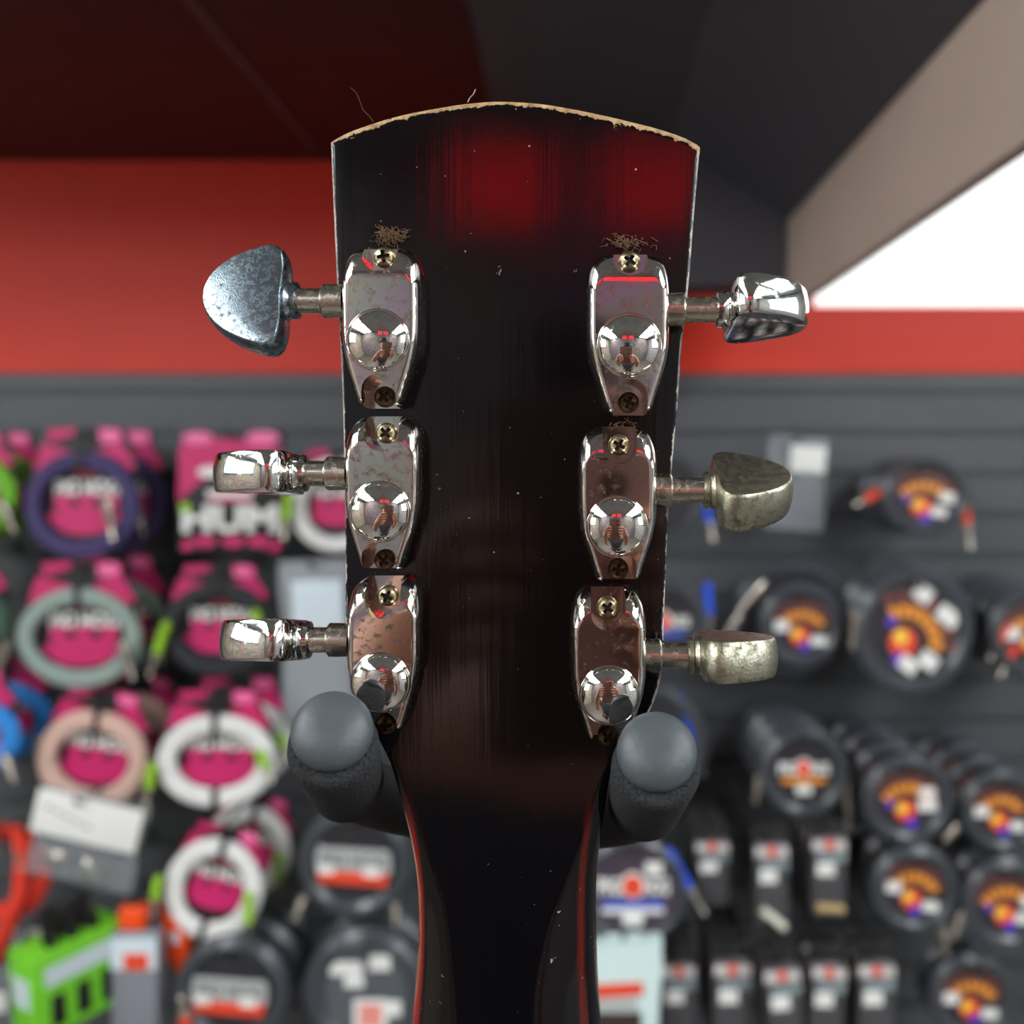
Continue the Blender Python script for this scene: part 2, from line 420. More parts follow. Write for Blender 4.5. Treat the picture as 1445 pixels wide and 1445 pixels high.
for (sd, x0, x1, y0, y1, dome, dr, sc1, sc2, sy, kb, kt, ka, km, kl) in TUN:
    df = D - H; sf = df / F
    cx = (x0 + x1) / 2; W2 = (x1 - x0) / 2 * sf; Lh = (y1 - y0) * sf
    org = P(cx, y0, df); X0, Z0 = org.x, org.z
    bm = bmesh.new(); NR, NCc = 64, 44
    rows = []
    for i in range(NR + 1):
        t = (1 - math.cos(math.pi * i / NR)) / 2 * 0.5 + i / NR * 0.5
        w = smooth_interp(WID, t) * W2
        row = []
        for j in range(NCc + 1):
            s = math.sin((j / NCc * 2 - 1) * math.pi / 2)
            s = s * 0.6 + (j / NCc * 2 - 1) * 0.4
            dside = (1 - abs(s)) * w; rb = 0.0015 + 0.0042 * max(0, 1 - t / 0.24) ** 1.0
            g = math.sqrt(max(0, 1 - (1 - min(1, dside / rb)) ** 2))
            dt = t * Lh; rt = 0.0075
            wr = abs(s)
            gt = math.sqrt(max(0, 1 - (1 - min(1, dt / rt)) ** 2.6))
            db = (1 - t) * Lh; gb = math.sqrt(max(0, 1 - (1 - min(1, db / 0.0018)) ** 2))
            h = H * (0.60 + 0.40 * g) * (0.52 + 0.48 * gt) * (0.80 + 0.20 * gb)
            row.append(bm.verts.new((X0 + s * w, D - h, Z0 - t * Lh)))
        rows.append(row)
    for i in range(NR):
        for j in range(NCc): bm.faces.new((rows[i][j], rows[i][j + 1], rows[i + 1][j + 1], rows[i + 1][j]))
    loop = rows[0][:] + [rows[i][NCc] for i in range(1, NR + 1)] + rows[NR][NCc - 1::-1] + [rows[i][0] for i in range(NR - 1, 0, -1)]
    cen = Vector((X0, 0, Z0 - Lh * 0.45))
    base = []
    for v in loop:
        q = v.co + (v.co - cen) * 0.012; base.append(bm.verts.new((q.x, D + 0.0002, q.z)))
    for a in range(len(loop)):
        b = (a + 1) % len(loop)
        bm.faces.new((loop[a], base[a], base[b], loop[b]))
    bm.faces.new(base[::-1])
    bmesh.ops.translate(bm, vec=-G0, verts=bm.verts)
    hs = obj('tuner_housing', bm, CHROME, guitar, smooth=0)
    # notches for the mounting screws
    FL = 0.0030
    s1 = P(sc1[0], sc1[1], D - FL); s2 = P(sc2[0], sc2[1], D - FL)
    cuts = []
    c1 = bmesh.new(); rr = 23.5 * sf
    # U shaped well at the top with sloping wall
    n = 20
    def well(cb, cxz, r, zend, flo):
        lo, hi = [], []
        sgn = 1 if zend > cxz[1] else -1
        prof = [(cxz[0] - r, zend)] + [(cxz[0] - r * math.cos(math.pi * k / n), cxz[1] - sgn * r * math.sin(math.pi * k / n)) for k in range(n + 1)] + [(cxz[0] + r, zend)]
        for x, z in prof:
            lo.append(cb.verts.new((x - G0.x, D - flo - G0.y, z - G0.z)))
            ex = cxz[0] + (x - cxz[0]) * 1.12; ez = z if z == zend else cxz[1] + (z - cxz[1]) * 1.12
            hi.append(cb.verts.new((ex - G0.x, D - 0.02 - G0.y, ez - G0.z)))
        m_ = len(prof)
        for k in range(m_):
            l = (k + 1) % m_; cb.faces.new((lo[k], lo[l], hi[l], hi[k]))
        cb.faces.new(lo); cb.faces.new(hi[::-1])
    well(c1, (s1.x, s1.z - 0.0004), rr, Z0 + 0.01, FL); cuts.append(obj('c', c1, CHROME, guitar, smooth=0))
    c2 = bmesh.new(); well(c2, (s2.x, s2.z + 0.0009), 0.0033, Z0 - Lh - 0.01, FL - 0.0006); cuts.append(obj('c', c2, CHROME, guitar, smooth=0))
    bpy.context.view_layer.update()
    boolean(hs, cuts)
    for p in hs.data.polygons: p.use_smooth = True
    hs.data.set_sharp_from_angle(angle=R(38))
    hs['label'] = 'chrome tuner housing with ' + kl
    # round cap
    bm = bmesh.new(); dc = glocal(P(dome[0], dome[1], df)); rd = dr * sf
    lathe(bm, [(rd * 1.02, -0.0006), (rd * 1.02, 0.0002), (rd * .985, 0.0005), (rd * .955, 0.00042)] +
          [(rd * .95 * math.cos(a), 0.0004 + 0.0023 * math.sin(a) ** 1.0 ) for a in [math.pi / 2 * k / 14 for k in range(0, 14)]] + [(0, 0.0027)], dc, (0, -1, 0), 48)
    obj('tuner_cap', bm, DOMEC, hs, smooth=50)
    for (scr, me, mm) in ((s1, SCREW, FL), (s2, SCREWD, FL - 0.0006)):
        o = bpy.data.objects.new('screw', me); COL.objects.link(o); o.parent = hs
        o.location = glocal((scr.x, D - mm - 0.0004, scr.z)); o.rotation_euler = (0, random.uniform(0, 3), 0)
    # shaft, collar and knob
    sgn = -1 if sd == 'L' else 1
    ds = D - 0.0052; ks = ds / F
    edge = x0 - 6 if sd == 'L' else x1 + 2
    a0 = glocal(P(edge - sgn * 14, sy, ds)); a1 = glocal(P(edge + sgn * 17, sy, ds)); kpt = glocal(P(kb, sy, ds))
    ax = Vector((sgn, 0, 0)); lc = (a1 - a0).length; ls = (kpt - a1).length
    bm = bmesh.new(); lathe(bm, [(0.0034, 0), (0.0035, lc - 0.0012), (0.0035, lc - 0.0004), (0.0031, lc)], a0, ax, 28); obj('collar', bm, NICKEL, hs)
    bm = bmesh.new(); lathe(bm, [(0.0026, -0.001), (0.0026, ls), (0.0026, ls + 0.001)], a1, ax, 28); obj('shaft', bm, NICKEL, hs)
    bm = bmesh.new(); knob_mesh(bm)
    lathe(bm, [(0.0031, -0.0012), (0.0038, -0.0010), (0.0039, -0.0002), (0.0035, 0.0001), (0.0036, 0.0004), (0.0040, 0.0010), (0.0041, 0.0036), (0.003, 0.005)], (0, 0, 0), (1, 0, 0), 32)
    sl = abs(kt - kb) / 123.0
    o = obj('tuner_knob', bm, km, hs, smooth=28)
    o.location = kpt; o.scale = (sl, 1, 1)
    if sd == 'L': o.rotation_euler = (R(-ka), 0, 0); o.scale = (-sl, 1, 1)
    else: o.rotation_euler = (R(-ka), 0, 0)
    o['label'] = kl

# dirt caught above the top tuners
for (px, py, n, sp) in ((551, 332, 170, 9), (884, 342, 90, 12), (880, 598, 26, 8)):
    bm = bmesh.new()
    for k in range(n):
        a = P(px + random.gauss(0, sp), py + random.gauss(0, 4.5), D - 0.0004 - abs(random.gauss(0, 0.0007)))
        q = a + Vector((random.gauss(0, .001), random.gauss(0, .0003), random.gauss(0, .0008)))
        mid = (a + q) / 2 + Vector((random.gauss(0, .0004), 0, random.gauss(0, .0004)))
        tube(bm, [glocal(a), glocal(mid), glocal(q)], random.choice((.00004, .00006, .00009)), 5)
    o = obj('dust_clump', bm, DUST, guitar); o['kind'] = 'stuff'
# stray fibres on the top edge
bm = bmesh.new(); tube(bm, [glocal(P(x, y, D + 0.002)) for x, y in ((495, 124), (503, 131), (508, 143), (512, 155), (523, 166), (527, 172))], 0.00008, 6); obj('stray_fibre', bm, HAIRM, guitar)
bm = bmesh.new(); tube(bm, [glocal(P(x, y, D + 0.002)) for x, y in ((671, 126), (668, 133), (663, 138), (660, 144))], 0.00009, 6); obj('stray_fibre', bm, GREYF, guitar)

# ================================================================== GUITAR STAND (padded yoke that carries the headstock)
stand = thing('guitar_stand', 'black guitar hanger stand with two foam-sleeved rubber-capped prongs cradling the headstock', 'guitar stand', (P(713, 1445, D).x, 0.29, FLOOR))
S0 = stand.location.copy()
def sl_(v): return Vector(v) - S0
prong_ends = []
for (cpx, bpx, rr) in (((470, 1053), (489, 1106), 0.0086), ((926, 1082), (910, 1133), 0.0085)):
    A = P(cpx[0], cpx[1], 0.190); B = P(bpx[0], bpx[1], 0.232)
    ax = (B - A).normalized(); Ln = (B - A).length
    bm = bmesh.new()
    prof = [(rr * .80, -0.0030), (rr * .90, -0.0024), (rr * .965, -0.0006), (rr, 0.0016), (rr, 0.02), (rr * 1.0, Ln), (rr * .9, Ln + 0.004), (rr * .6, Ln + 0.0065), (0.003, Ln + 0.007)]
    lathe(bm, [(rr * 0.5, -0.0030)] + prof, sl_(A), ax, 40); sleeve = obj('foam_sleeve', bm, FOAM, stand, smooth=60)
    bm = bmesh.new()
    nn = (-ax + Vector((0, -0.10, 0.22))).normalized()
    rc = rr * 0.885
    lathe(bm, [(rc * .5, -0.003), (rc * .96, -0.0016), (rc * 1.0, -0.0006), (rc * .985, 0.0004), (rc * .93, 0.0013), (rc * .8, 0.0023), (rc * .6, 0.0031), (rc * .35, 0.0036), (rc * .15, 0.0037), (0, 0.0035)], sl_(A - ax * 0.0026 + Vector((0, 0, 0.0025))), nn, 44)
    obj('rubber_cap', bm, RUBBER, sleeve, smooth=70)
    prong_ends.append((B, ax, Ln))
bm = bmesh.new()
Bl, Br = prong_ends[0][0], prong_ends[1][0]
mid = Vector((S0.x, 0.262, (Bl.z + Br.z) / 2 - 0.03))
pts = []
for t in range(25):
    u = t / 24
    p = (1 - u) ** 3 * (Bl + Vector((0, -0.004, 0.002))) + 3 * (1 - u) ** 2 * u * Vector((Bl.x + 0.006, 0.272, Bl.z - 0.022)) + 3 * (1 - u) * u * u * Vector((Br.x - 0.006, 0.272, Br.z - 0.022)) + u ** 3 * (Br + Vector((0, -0.004, 0.002)))
    pts.append(sl_(p))
tube(bm, pts, 0.0076, 16); obj('yoke', bm, STEEL, stand)
bm = bmesh.new(); tube(bm, [sl_(Vector((S0.x, 0.276, mid.z - 0.01))), sl_(Vector((S0.x, 0.29, mid.z - 0.06))), sl_(Vector((S0.x, 0.29, FLOOR + 0.05)))], 0.0085, 16); obj('pole', bm, STEEL, stand)
for k in range(3):
    a = R(90 + 120 * k); bm = bmesh.new()
    tube(bm, [(0, 0, 0.22), (0.12 * math.cos(a), 0.12 * math.sin(a), 0.12), (0.27 * math.cos(a), 0.27 * math.sin(a), 0.012)], 0.009, 12); obj('leg', bm, STEEL, stand)

# ================================================================== ROOM
XW = 2.7; YB = -3.4; CEIL = 1.15
SOF = 0.55
SLAT = mat('dark_grey_slatwall', (74, 77, 80), 0.42, noise=0.06, nscale=8)
GROOVE = mat('slat_groove', (16, 17, 18), 0.7)
REDP = mat('red_paint', (218, 50, 25), 0.48, spec=0.36, noise=0.05, nscale=5)
DARKC = mat('dark_soffit_paint', (38, 30, 31), 0.5, noise=0.1, nscale=4)
GREYC = mat('charcoal_paint', (70, 68, 74), 0.7, noise=0.08, nscale=4)
TAUPE = mat('taupe_paint', (178, 158, 144), 0.7, noise=0.06, nscale=9)
DARKB = mat('grey_ceiling_paint', (138, 141, 140), 0.8, noise=0.5, nscale=3)

def plane_box(name, lo, hi, m):
    bm = bmesh.new(); c = [(a + b) / 2 for a, b in zip(lo, hi)]; s = [b - a for a, b in zip(lo, hi)]
    box(bm, c, s); return struct(obj(name, bm, m, smooth=0))
zred0 = P(0, 527, WY).z            # lower edge of the red band
pitch = 57.6 * WY / F
# slat wall: one profile with undercut grooves
bm = bmesh.new(); prof = []
z = P(0, 553.5, WY).z
tops = [zred0]; g = 0.0095
while z > -1.6: tops.append(z); z -= pitch
prof = [(WY, zred0)]
for zz in tops[1:]:
    prof += [(WY, zz + g / 2), (WY + 0.004, zz + g / 2 + 0.001), (WY + 0.012, zz + g / 2 + 0.004), (WY + 0.012, zz - g / 2 - 0.004), (WY + 0.004, zz - g / 2), (WY, zz - g / 2 - 0.001)]
prof += [(WY, FLOOR), (WY + 0.03, FLOOR), (WY + 0.03, zred0)]
A = [bm.verts.new((-XW, y, z)) for y, z in prof]; B = [bm.verts.new((XW, y, z)) for y, z in prof]
for k in range(len(prof)):
    l = (k + 1) % len(prof); bm.faces.new((A[k], A[l], B[l], B[k]))
bm.faces.new(A[::-1]); bm.faces.new(B)
struct(obj('wall_back', bm, SLAT, smooth=0))
zgap = P(0, 433, WY).z
XB = (1113 - CX) * 1.55 / F        # plane of the bulkhead face
bm = bmesh.new(); prism(bm, [(-XW, zred0 + 0.0005), (XW, zred0 + 0.0005), (XW, zgap), (XB + 0.11, zgap), (XB + 0.11, CEIL), (-XW, CEIL)], WY - 0.006, WY + 0.05)
struct(obj('trim_1', bm, REDP, smooth=0))
# dropped soffit over the display, lower in the middle
XS = (711 - CX) * WY / F
bm = bmesh.new()
y0s, y1s = 1.14, WY - 0.008
prof = [(-XW, SOF), (XS, SOF), (XS + 0.002, 0.56)]
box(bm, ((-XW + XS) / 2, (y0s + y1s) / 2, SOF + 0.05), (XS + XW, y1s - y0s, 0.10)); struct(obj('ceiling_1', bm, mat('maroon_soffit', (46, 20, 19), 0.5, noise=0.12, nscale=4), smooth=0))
bm = bmesh.new(); xs_ = -495 / 593 * (SOF - 0.003); box(bm, (xs_, 1.46, SOF - 0.0015), (0.008, 0.60, 0.003)); struct(obj('trim_2', bm, mat('grey_seam', (92, 76, 76), 0.5), smooth=0))
# middle panel rising beside the maroon soffit
zl = 0.62
bm = bmesh.new(); XE = XB + 0.0
pts = [(XS + 0.001, 0.556), (XS + 0.12, 0.575), (XE, 0.43), (XE, CEIL - 0.01), (XS + 0.001, CEIL - 0.01)]
yf = 1.55
prism(bm, [(XS + 0.001, SOF), ((950 - CX) / (650 - 180) * 0.50, 0.50), (XE - 0.001, P(0, 310, yf).z), (XE - 0.001, CEIL - 0.01), (XS + 0.001, CEIL - 0.01)], 0.77, WY - 0.008)
struct(obj('ceiling_2', bm, GREYC, smooth=0))
bm = bmesh.new(); zb = P(0, 402, yf).z
box(bm, ((XS + XE) / 2 - 0.001, yf + 0.05, (zb + 0.49) / 2), (XE - XS - 0.004, 0.09, 0.49 - zb)); struct(obj('trim_3', bm, GREYC, smooth=0))
# taupe bulkhead face running towards the viewer
zt1, zt0 = P(0, 312, yf).z, P(0, 436, yf).z
bm = bmesh.new(); prism(bm, [(XE, zt1 + 0.6), (XE, zt0), (XE + 0.014, zt0), (XE + 0.014, zt1 + 0.6)], 0.60, yf + 0.10)
struct(obj('trim_4', bm, TAUPE, smooth=0))
# glowing white panel put in for the bright gap over the low right-hand wall
bm = bmesh.new(); box(bm, ((XE + 0.06 + XW) / 2, WY + 0.02, (zgap + CEIL) / 2 + 0.002), (XW - XE - 0.12, 0.02, CEIL - zgap - 0.004))
w1 = struct(obj('window_1', bm, mat('glowing_white', (250, 252, 250), 0.5, emit=1.05), smooth=0))
# rest of the shop
plane_box('floor', (-XW, YB, FLOOR - 0.05), (XW, WY, FLOOR), mat('grey_vinyl', (92, 86, 80), 0.4, noise=0.15, nscale=3))
plane_box('ceiling_3', (-XW, YB, CEIL), (XW, WY + 0.05, CEIL + 0.05), DARKB)
def clutter(name, rgb, amt, scale):
    """wall of mixed goods: cells of different colours"""
    m = mat(name, rgb, 0.6); nt = m.node_tree; b = nt.nodes['Principled BSDF']
    tc = nt.nodes.new('ShaderNodeTexCoord'); v = nt.nodes.new('ShaderNodeTexVoronoi'); v.inputs['Scale'].default_value = scale
    nt.links.new(tc.outputs['Object'], v.inputs['Vector'])
    hs = nt.nodes.new('ShaderNodeHueSaturation'); hs.inputs['Saturation'].default_value = 0.5; hs.inputs['Value'].default_value = 0.55
    nt.links.new(v.outputs['Color'], hs.inputs['Color'])
    mx = nt.nodes.new('ShaderNodeMix'); mx.data_type = 'RGBA'; mx.inputs['Factor'].default_value = amt; mx.inputs['A'].default_value = srgb(rgb)
    nt.links.new(hs.outputs['Color'], mx.inputs['B']); nt.links.new(mx.outputs['Result'], b.inputs['Base Color'])
    return m
plane_box('wall_left', (-XW - 0.05, YB, FLOOR), (-XW, WY, CEIL), clutter('ochre_display', (166, 142, 96), 0.6, 6.0))
plane_box('wall_right', (XW, YB, FLOOR), (XW + 0.05, WY, CEIL), clutter('pale_display', (150, 150, 148), 0.5, 6.0))
plane_box('wall_front', (-XW, YB - 0.05, FLOOR), (XW, YB, CEIL), clutter('merchandise', (92, 74, 77), 0.25, 5.0))
DAY = mat('daylight_pane', (232, 244, 250), 0.4, emit=3.2)
for n_, (sx, ya, yb_, za, zb_) in enumerate(((-1, -1.9, 0.3, 0.05, 0.95), (1, -2.1, 0.4, 0.0, 0.95))):
    bm = bmesh.new(); box(bm, (sx * (XW - 0.012), (ya + yb_) / 2, (za + zb_) / 2), (0.02, yb_ - ya, zb_ - za))
    for yy in (ya, (ya + yb_) / 2, yb_): box(bm, (sx * (XW - 0.02), yy, (za + zb_) / 2), (0.04, 0.06, zb_ - za + 0.06), mi=1)
    for zz in (za, zb_): box(bm, (sx * (XW - 0.02), (ya + yb_) / 2, zz), (0.04, yb_ - ya, 0.06), mi=1)
    struct(obj('window_%d' % (n_ + 2), bm, [DAY, mat('dark_frame', (50, 48, 46), 0.5)], smooth=0))
# red backlit sign hanging over the aisle behind the photographer
SIGNY = -2.0; dd = D + D - SIGNY
t = thing('light_sign', 'red backlit sign of two panels hanging over the aisle, mirrored in the lacquer', 'sign', (0, SIGNY, CEIL))
RS = mat('red_backlit_panel', (255, 36, 40), 0.4, emit=1.9)
for (xa, xb) in ((640, 772), (850, 1010)):
    x_a, x_b = (xa - CX) / F * (D - SIGNY + D), (xb - CX) / F * (D - SIGNY + D)
    z_a, z_b = (CY - 318) / F * dd, (CY - 205) / F * dd
    bm = bmesh.new(); box(bm, ((x_a + x_b) / 2, 0, (z_a + z_b) / 2 - CEIL), (x_b - x_a, 0.04, z_b - z_a), bev=0.01); obj('panel', bm, RS, t)
    bm = bmesh.new(); tube(bm, [((x_a + x_b) / 2, 0, (z_b) - CEIL), ((x_a + x_b) / 2, 0, 0)], 0.006, 8); obj('hanger_rod', bm, STEEL, t)
LIGHTM = mat('light_diffuser', (250, 252, 255), 0.5, emit=13.0)
WHITE = mat('white_enamel', (225, 225, 222), 0.5)
k = 0
for (x, y, w, l, where) in [(sx * 1.62, yy, 1.0, 1.1, '%s of the aisle, %s the cable wall' % (sn, yn)) for sx, sn in ((-1, 'left'), (1, 'right')) for yy, yn in ((-0.15, 'nearest'), (-1.45, 'second from'), (-2.7, 'third from'))]:
    t = thing('ceiling_light', 'square white ceiling light panel ' + where, 'ceiling light', (x, y, CEIL), group='ceiling lights')
    bm = bmesh.new()
    for sx in (-1, 1): box(bm, (sx * w / 2, 0, -0.02), (0.04, l + 0.04, 0.04))
    for sy in (-1, 1): box(bm, (0, sy * l / 2, -0.02), (w - 0.04, 0.04, 0.04))
    obj('frame', bm, WHITE, t, smooth=0)
    bm = bmesh.new(); box(bm, (0, 0, -0.014), (w - 0.05, l - 0.05, 0.012)); obj('diffuser', bm, LIGHTM, t, smooth=0)
# ================================================================== MERCHANDISE ON THE SLAT WALL
MAG = mat('magenta_print', (196, 30, 100), 0.5); PINK = mat('pink_glare', (236, 110, 160), 0.4)  # the pale pink stands in for glare on the cards
CARD = mat('black_card', (24, 22, 22), 0.5); WHITEP = mat('white_print', (226, 226, 220), 0.5); REDPR = mat('dark_red_print', (176, 30, 52), 0.5)
ORANGE = mat('orange_print', (236, 148, 44), 0.5); SCARLET = mat('scarlet_print', (226, 70, 40), 0.5); YELLOW = mat('yellow_print', (244, 200, 70), 0.5)
PURP = mat('violet_print', (84, 54, 190), 0.5); BLUEP = mat('blue_print', (70, 96, 190), 0.5); BROWN = mat('brown_print', (120, 66, 56), 0.5)
PALE = mat('pale_sticker', (205, 218, 224), 0.4)
CABLE = mat('black_cable', (60, 64, 69), 0.30, coat=0.3); SHRINK = mat('shrink_wrapped_card', (48, 46, 50), 0.3)
PLUM = mat('dark_plum_card', (70, 60, 72), 0.35)
METAL = mat('plug_nickel', (206, 198, 184), 0.25, 0.9)
HOOKM = mat('zinc_hook', (70, 72, 72), 0.5, 0.5)
BRAID = {}
def braid(nm, rgb):
    if nm not in BRAID: BRAID[nm] = mat(nm + '_braid', rgb, 0.75, noise=0.25, nscale=260)
    return BRAID[nm]
CLEAR = mat('clear_bag', (168, 174, 178), 0.22, alpha=0.30)
GREYSH = mat('smoky_blister', (72, 72, 74), 0.28)
HOOKS = []
def pushed(px, py, d): return P(px, py, d)

def coil_bm(rx, rz, th, loops=5, dep=0.03, seg=64, wob=0.004, tr=None):
    bm = bmesh.new()
    tr = tr or th * 0.30
    rnd = random.Random(int(rx * 1e5))
    for k in range(loops):
        a = 2 * math.pi * k / loops; off = (th / 2 - tr) * math.cos(a); yo = (dep / 2 - tr) * math.sin(a)
        ph = rnd.uniform(0, 6)
        tube(bm, [((rx - th / 2 + off + wob * 0.3 * math.sin(2 * t + ph)) * math.cos(t), yo, (rz - th / 2 + off + wob * 0.3 * math.cos(2 * t + ph)) * math.sin(t)) for t in [2 * math.pi * i / seg for i in range(seg)]], tr, 10, closed=True)
    return bm

def plug(parent, p0, p1, sleeve, k=1.0, name='plug'):
    """jack plug from the cable end p0 to the tip p1 (local)"""
    p0, p1 = Vector(p0), Vector(p1); ax = p1 - p0; L_ = ax.length; r = 0.0075 * k
    bm = bmesh.new()
    if sleeve is not None:
        lathe(bm, [(0.004 * k, 0), (r, 0.004), (r, L_ * 0.55)], p0, ax, 16, 0)
        lathe(bm, [(r * .95, L_ * .55), (r * .95, L_ * .66), (0.0035 * k, L_ * .67), (0.0035 * k, L_ * .9), (0.0045 * k, L_ * .93), (0.001, L_)], p0, ax, 16, 1)
        return obj(name, bm, [sleeve, METAL], parent)
    lathe(bm, [(0.004 * k, 0), (r, 0.003), (r, L_ * .58), (r * .8, L_ * .62), (0.004 * k, L_ * .63), (0.004 * k, L_ * .9), (0.0055 * k, L_ * .93), (0.0055 * k, L_ * .97), (0.001, L_)], p0, ax, 16)
    return obj(name, bm, METAL, parent)

def hook(x, z, y1, label):
    """slat wall hook: back plate, arm, upturned end"""
    t = thing('wall_hook', label, 'hook', (x, WY, z), group='slat wall hooks')
    bm = bmesh.new(); box(bm, (0, -0.0035, 0), (0.014, 0.006, 0.03), bev=0.001); obj('back_plate', bm, HOOKM, t)
    bm = bmesh.new(); L_ = WY - y1
    tube(bm, [(0, -0.004, 0), (0, -L_, 0), (0, -L_ - 0.006, 0.004), (0, -L_ - 0.007, 0.012)], 0.003, 10); obj('arm', bm, HOOKM, t)
    return t

def px_poly(bm, pts, k, y, mi, th=0.0006):
    prism(bm, [(x * k, -z * k) for x, z in pts], y - th, y, mi)
def ellipse(cx, cz, rx, rz, n=20): return [(cx + rx * math.cos(2 * math.pi * i / n), cz + rz * math.sin(2 * math.pi * i / n)) for i in range(n)]

def magenta_pack(px, py, d, rx, ry, colour, label, behind=0, tilt=0, th=24, sleeve=None, plugs=(), tie=True, yscale=1.0, coil=True, hookit=True, dstep=0.075, blabel=None, thin=False):
    """braided cable coiled on a printed card, further packs hanging behind it on the same hook"""
    k = d / F
    out = []
    c = P(px, py, d)
    t = thing('cable_pack', label, 'cable pack', c, (0, R(tilt), 0), group='braided cables on magenta cards')
    bm = bmesh.new(); s = rx / 86.0; q = k * s
    ky = ry / 72.0
    def pp(pts, mi, y=-0.0012, th_=0.0006): px_poly(bm, [(x, z * ky) for x, z in pts], q, y, mi, th_)
    px_poly(bm, [(-56, -108 * ky), (50, -108 * ky), (60, -86 * ky), (78, -50 * ky), (66, 40 * ky), (30, 62 * ky), (-30, 62 * ky), (-66, 40 * ky), (-80, -50 * ky), (-62, -86 * ky)], q, 0.0, 0, 0.0012)
    pp([(-58, -105), (-16, -108), (-18, -97), (-54, -88)], 1)
    pp(ellipse(35, -96, 16, 9), 2); pp([(18, -108), (52, -106), (54, -84), (20, -86)], 1, -0.0012, 0.0003)  # pale ellipse paints the glare on the right tab
    pp([(-64, -87), (-42, -80), (-15, -73), (-30, -66), (-78, -46)], 1)
    pp([(12, -74), (34, -82), (51, -88), (74, -54), (61, -44), (28, -62)], 1)
    pp([(-24, -50), (0, -53), (24, -50), (14, -41), (-14, -41)], 3)
    text_into(bm, 'PIG HOG', 1 * q, 23 * ky * q, 96 * q, 25 * ky * q, -0.0016, 0, 4)
    pp([(-46, -14), (48, -14), (48, 7), (-46, 7)], 1)
    pp(ellipse(-17, -3, 8, 6), 0, -0.002); pp(ellipse(18, -3, 8, 6), 0, -0.002)
    pp([(-59, 15), (-30, 6), (0, 3), (30, 6), (58, 12), (46, 27), (30, 38), (0, 43), (-30, 40), (-46, 29)], 1, -0.0014)
    card = obj('printed_card', bm, [CARD, MAG, PINK, REDPR, WHITEP], t, smooth=0)
    if coil:
        th_ = th * k; dep = 0.019
        co2 = obj('cable_coil', coil_bm(rx * k, ry * k, th_, 6, dep), colour, t); co2.location = (0, -0.0035 - dep / 2, 0)
        if tie:
            for zz in ((1, -1) if tie == 2 else (1,)):
                bm = bmesh.new(); box(bm, (0, -0.0035 - dep / 2, zz * (ry * k - th_ / 2)), (0.011, dep + 0.004, th_ + 0.004), bev=0.002); obj('cable_tie', bm, CARD, t)
        for (x0, z0, x1, z1, slv) in plugs:
            plug(t, (x0 * k, -0.033, -z0 * k), (x1 * k, -0.033, -z1 * k), slv)
    out.append(t)
    for b in range(behind):
        r = t.copy(); COL.objects.link(r); r.location = c + Vector((0, dstep * (b + 1), 0))
        r['label'] = (blabel or label) + (' hanging behind it' if False else '')
        for ch in t.children:
            cc = ch.copy(); COL.objects.link(cc); cc.parent = r
            for g in ch.children:
                d2 = g.copy(); COL.objects.link(d2); d2.parent = cc
        out.append(r)
    if hookit: HOOKS.append((c.x + 0.0 , c.z + 96 * q * ky, d - 0.012, label))
    return out

def logo_disc(bm, r, kind, ang=0.0, stickers=()):
    """printed disc: mi 0 card, 1 orange, 2 scarlet, 3 yellow, 4 violet, 5 white, 6 brown, 7 blue"""
    prism(bm, ellipse(0, 0, r, r, 40), -0.001, 0.0, 0)
    ca, sa = math.cos(ang), math.sin(ang)
    def tr(pts): return [((x * ca - z * sa) * r, (x * sa + z * ca) * r) for x, z in pts]
    if kind == 'arc':
        n = 7
        for i in range(n):
            a = R(148 - 116 * i / (n - 1)); 
            for (r0, r1, w, mi) in ((0.60, 0.86, 0.062, 6), (0.30, 0.56, 0.085, 1)):
                cx, cz = math.cos(a) * 1.08, math.sin(a) * 1.0 - 0.30
                pts = [(math.cos(a - w * 1.5) * 1.1 * q_, math.sin(a - w * 1.5) * q_ - 0.28) for q_ in (r0 + 0.18, r1 + 0.18)] + [(math.cos(a + w * 1.5) * 1.1 * q_, math.sin(a + w * 1.5) * q_ - 0.28) for q_ in (r1 + 0.18, r0 + 0.18)]
                prism(bm, tr(pts), -0.0016, -0.0009, mi)
        prism(bm, tr(ellipse(-0.06, -0.32, 0.30, 0.30)), -0.0016, -0.0009, 2)
        prism(bm, tr(ellipse(-0.16, -0.26, 0.16, 0.15)), -0.0021, -0.0015, 3)
        prism(bm, tr(ellipse(0.10, -0.66, 0.17, 0.14)), -0.0022, -0.0009, 4)
        prism(bm, tr([(-0.62, -0.02), (-0.42, 0.0), (-0.44, -0.24), (-0.6, -0.22)]), -0.0016, -0.0009, 4)
    elif kind == 'words':
        n0 = len(bm.verts)
        text_into(bm, 'PIG', -0.46 * r, 0.10 * r, 0.50 * r, 0.34 * r, -0.0016, 0, 5)
        text_into(bm, 'HOG', 0.48 * r, 0.10 * r, 0.50 * r, 0.34 * r, -0.0016, 0, 5)
        prism(bm, ellipse(0, 0.12 * r, 0.24 * r, 0.27 * r), -0.0016, -0.0009, 5)
        prism(bm, ellipse(0, 0.10 * r, 0.20 * r, 0.22 * r), -0.0022, -0.0015, 2)
        prism(bm, [(-0.62 * r, -0.17 * r), (0.62 * r, -0.17 * r), (0.60 * r, -0.32 * r), (-0.60 * r, -0.32 * r)], -0.0016, -0.0009, 7 if not stickers or stickers[0] != 'o' else 1)
    for st in stickers:
        if st == 'o': continue
        x, z, w, h, mi = st
        prism(bm, tr([(x - w, z - h), (x + w, z - h), (x + w, z + h), (x - w, z + h)]), -0.003, -0.001, mi)

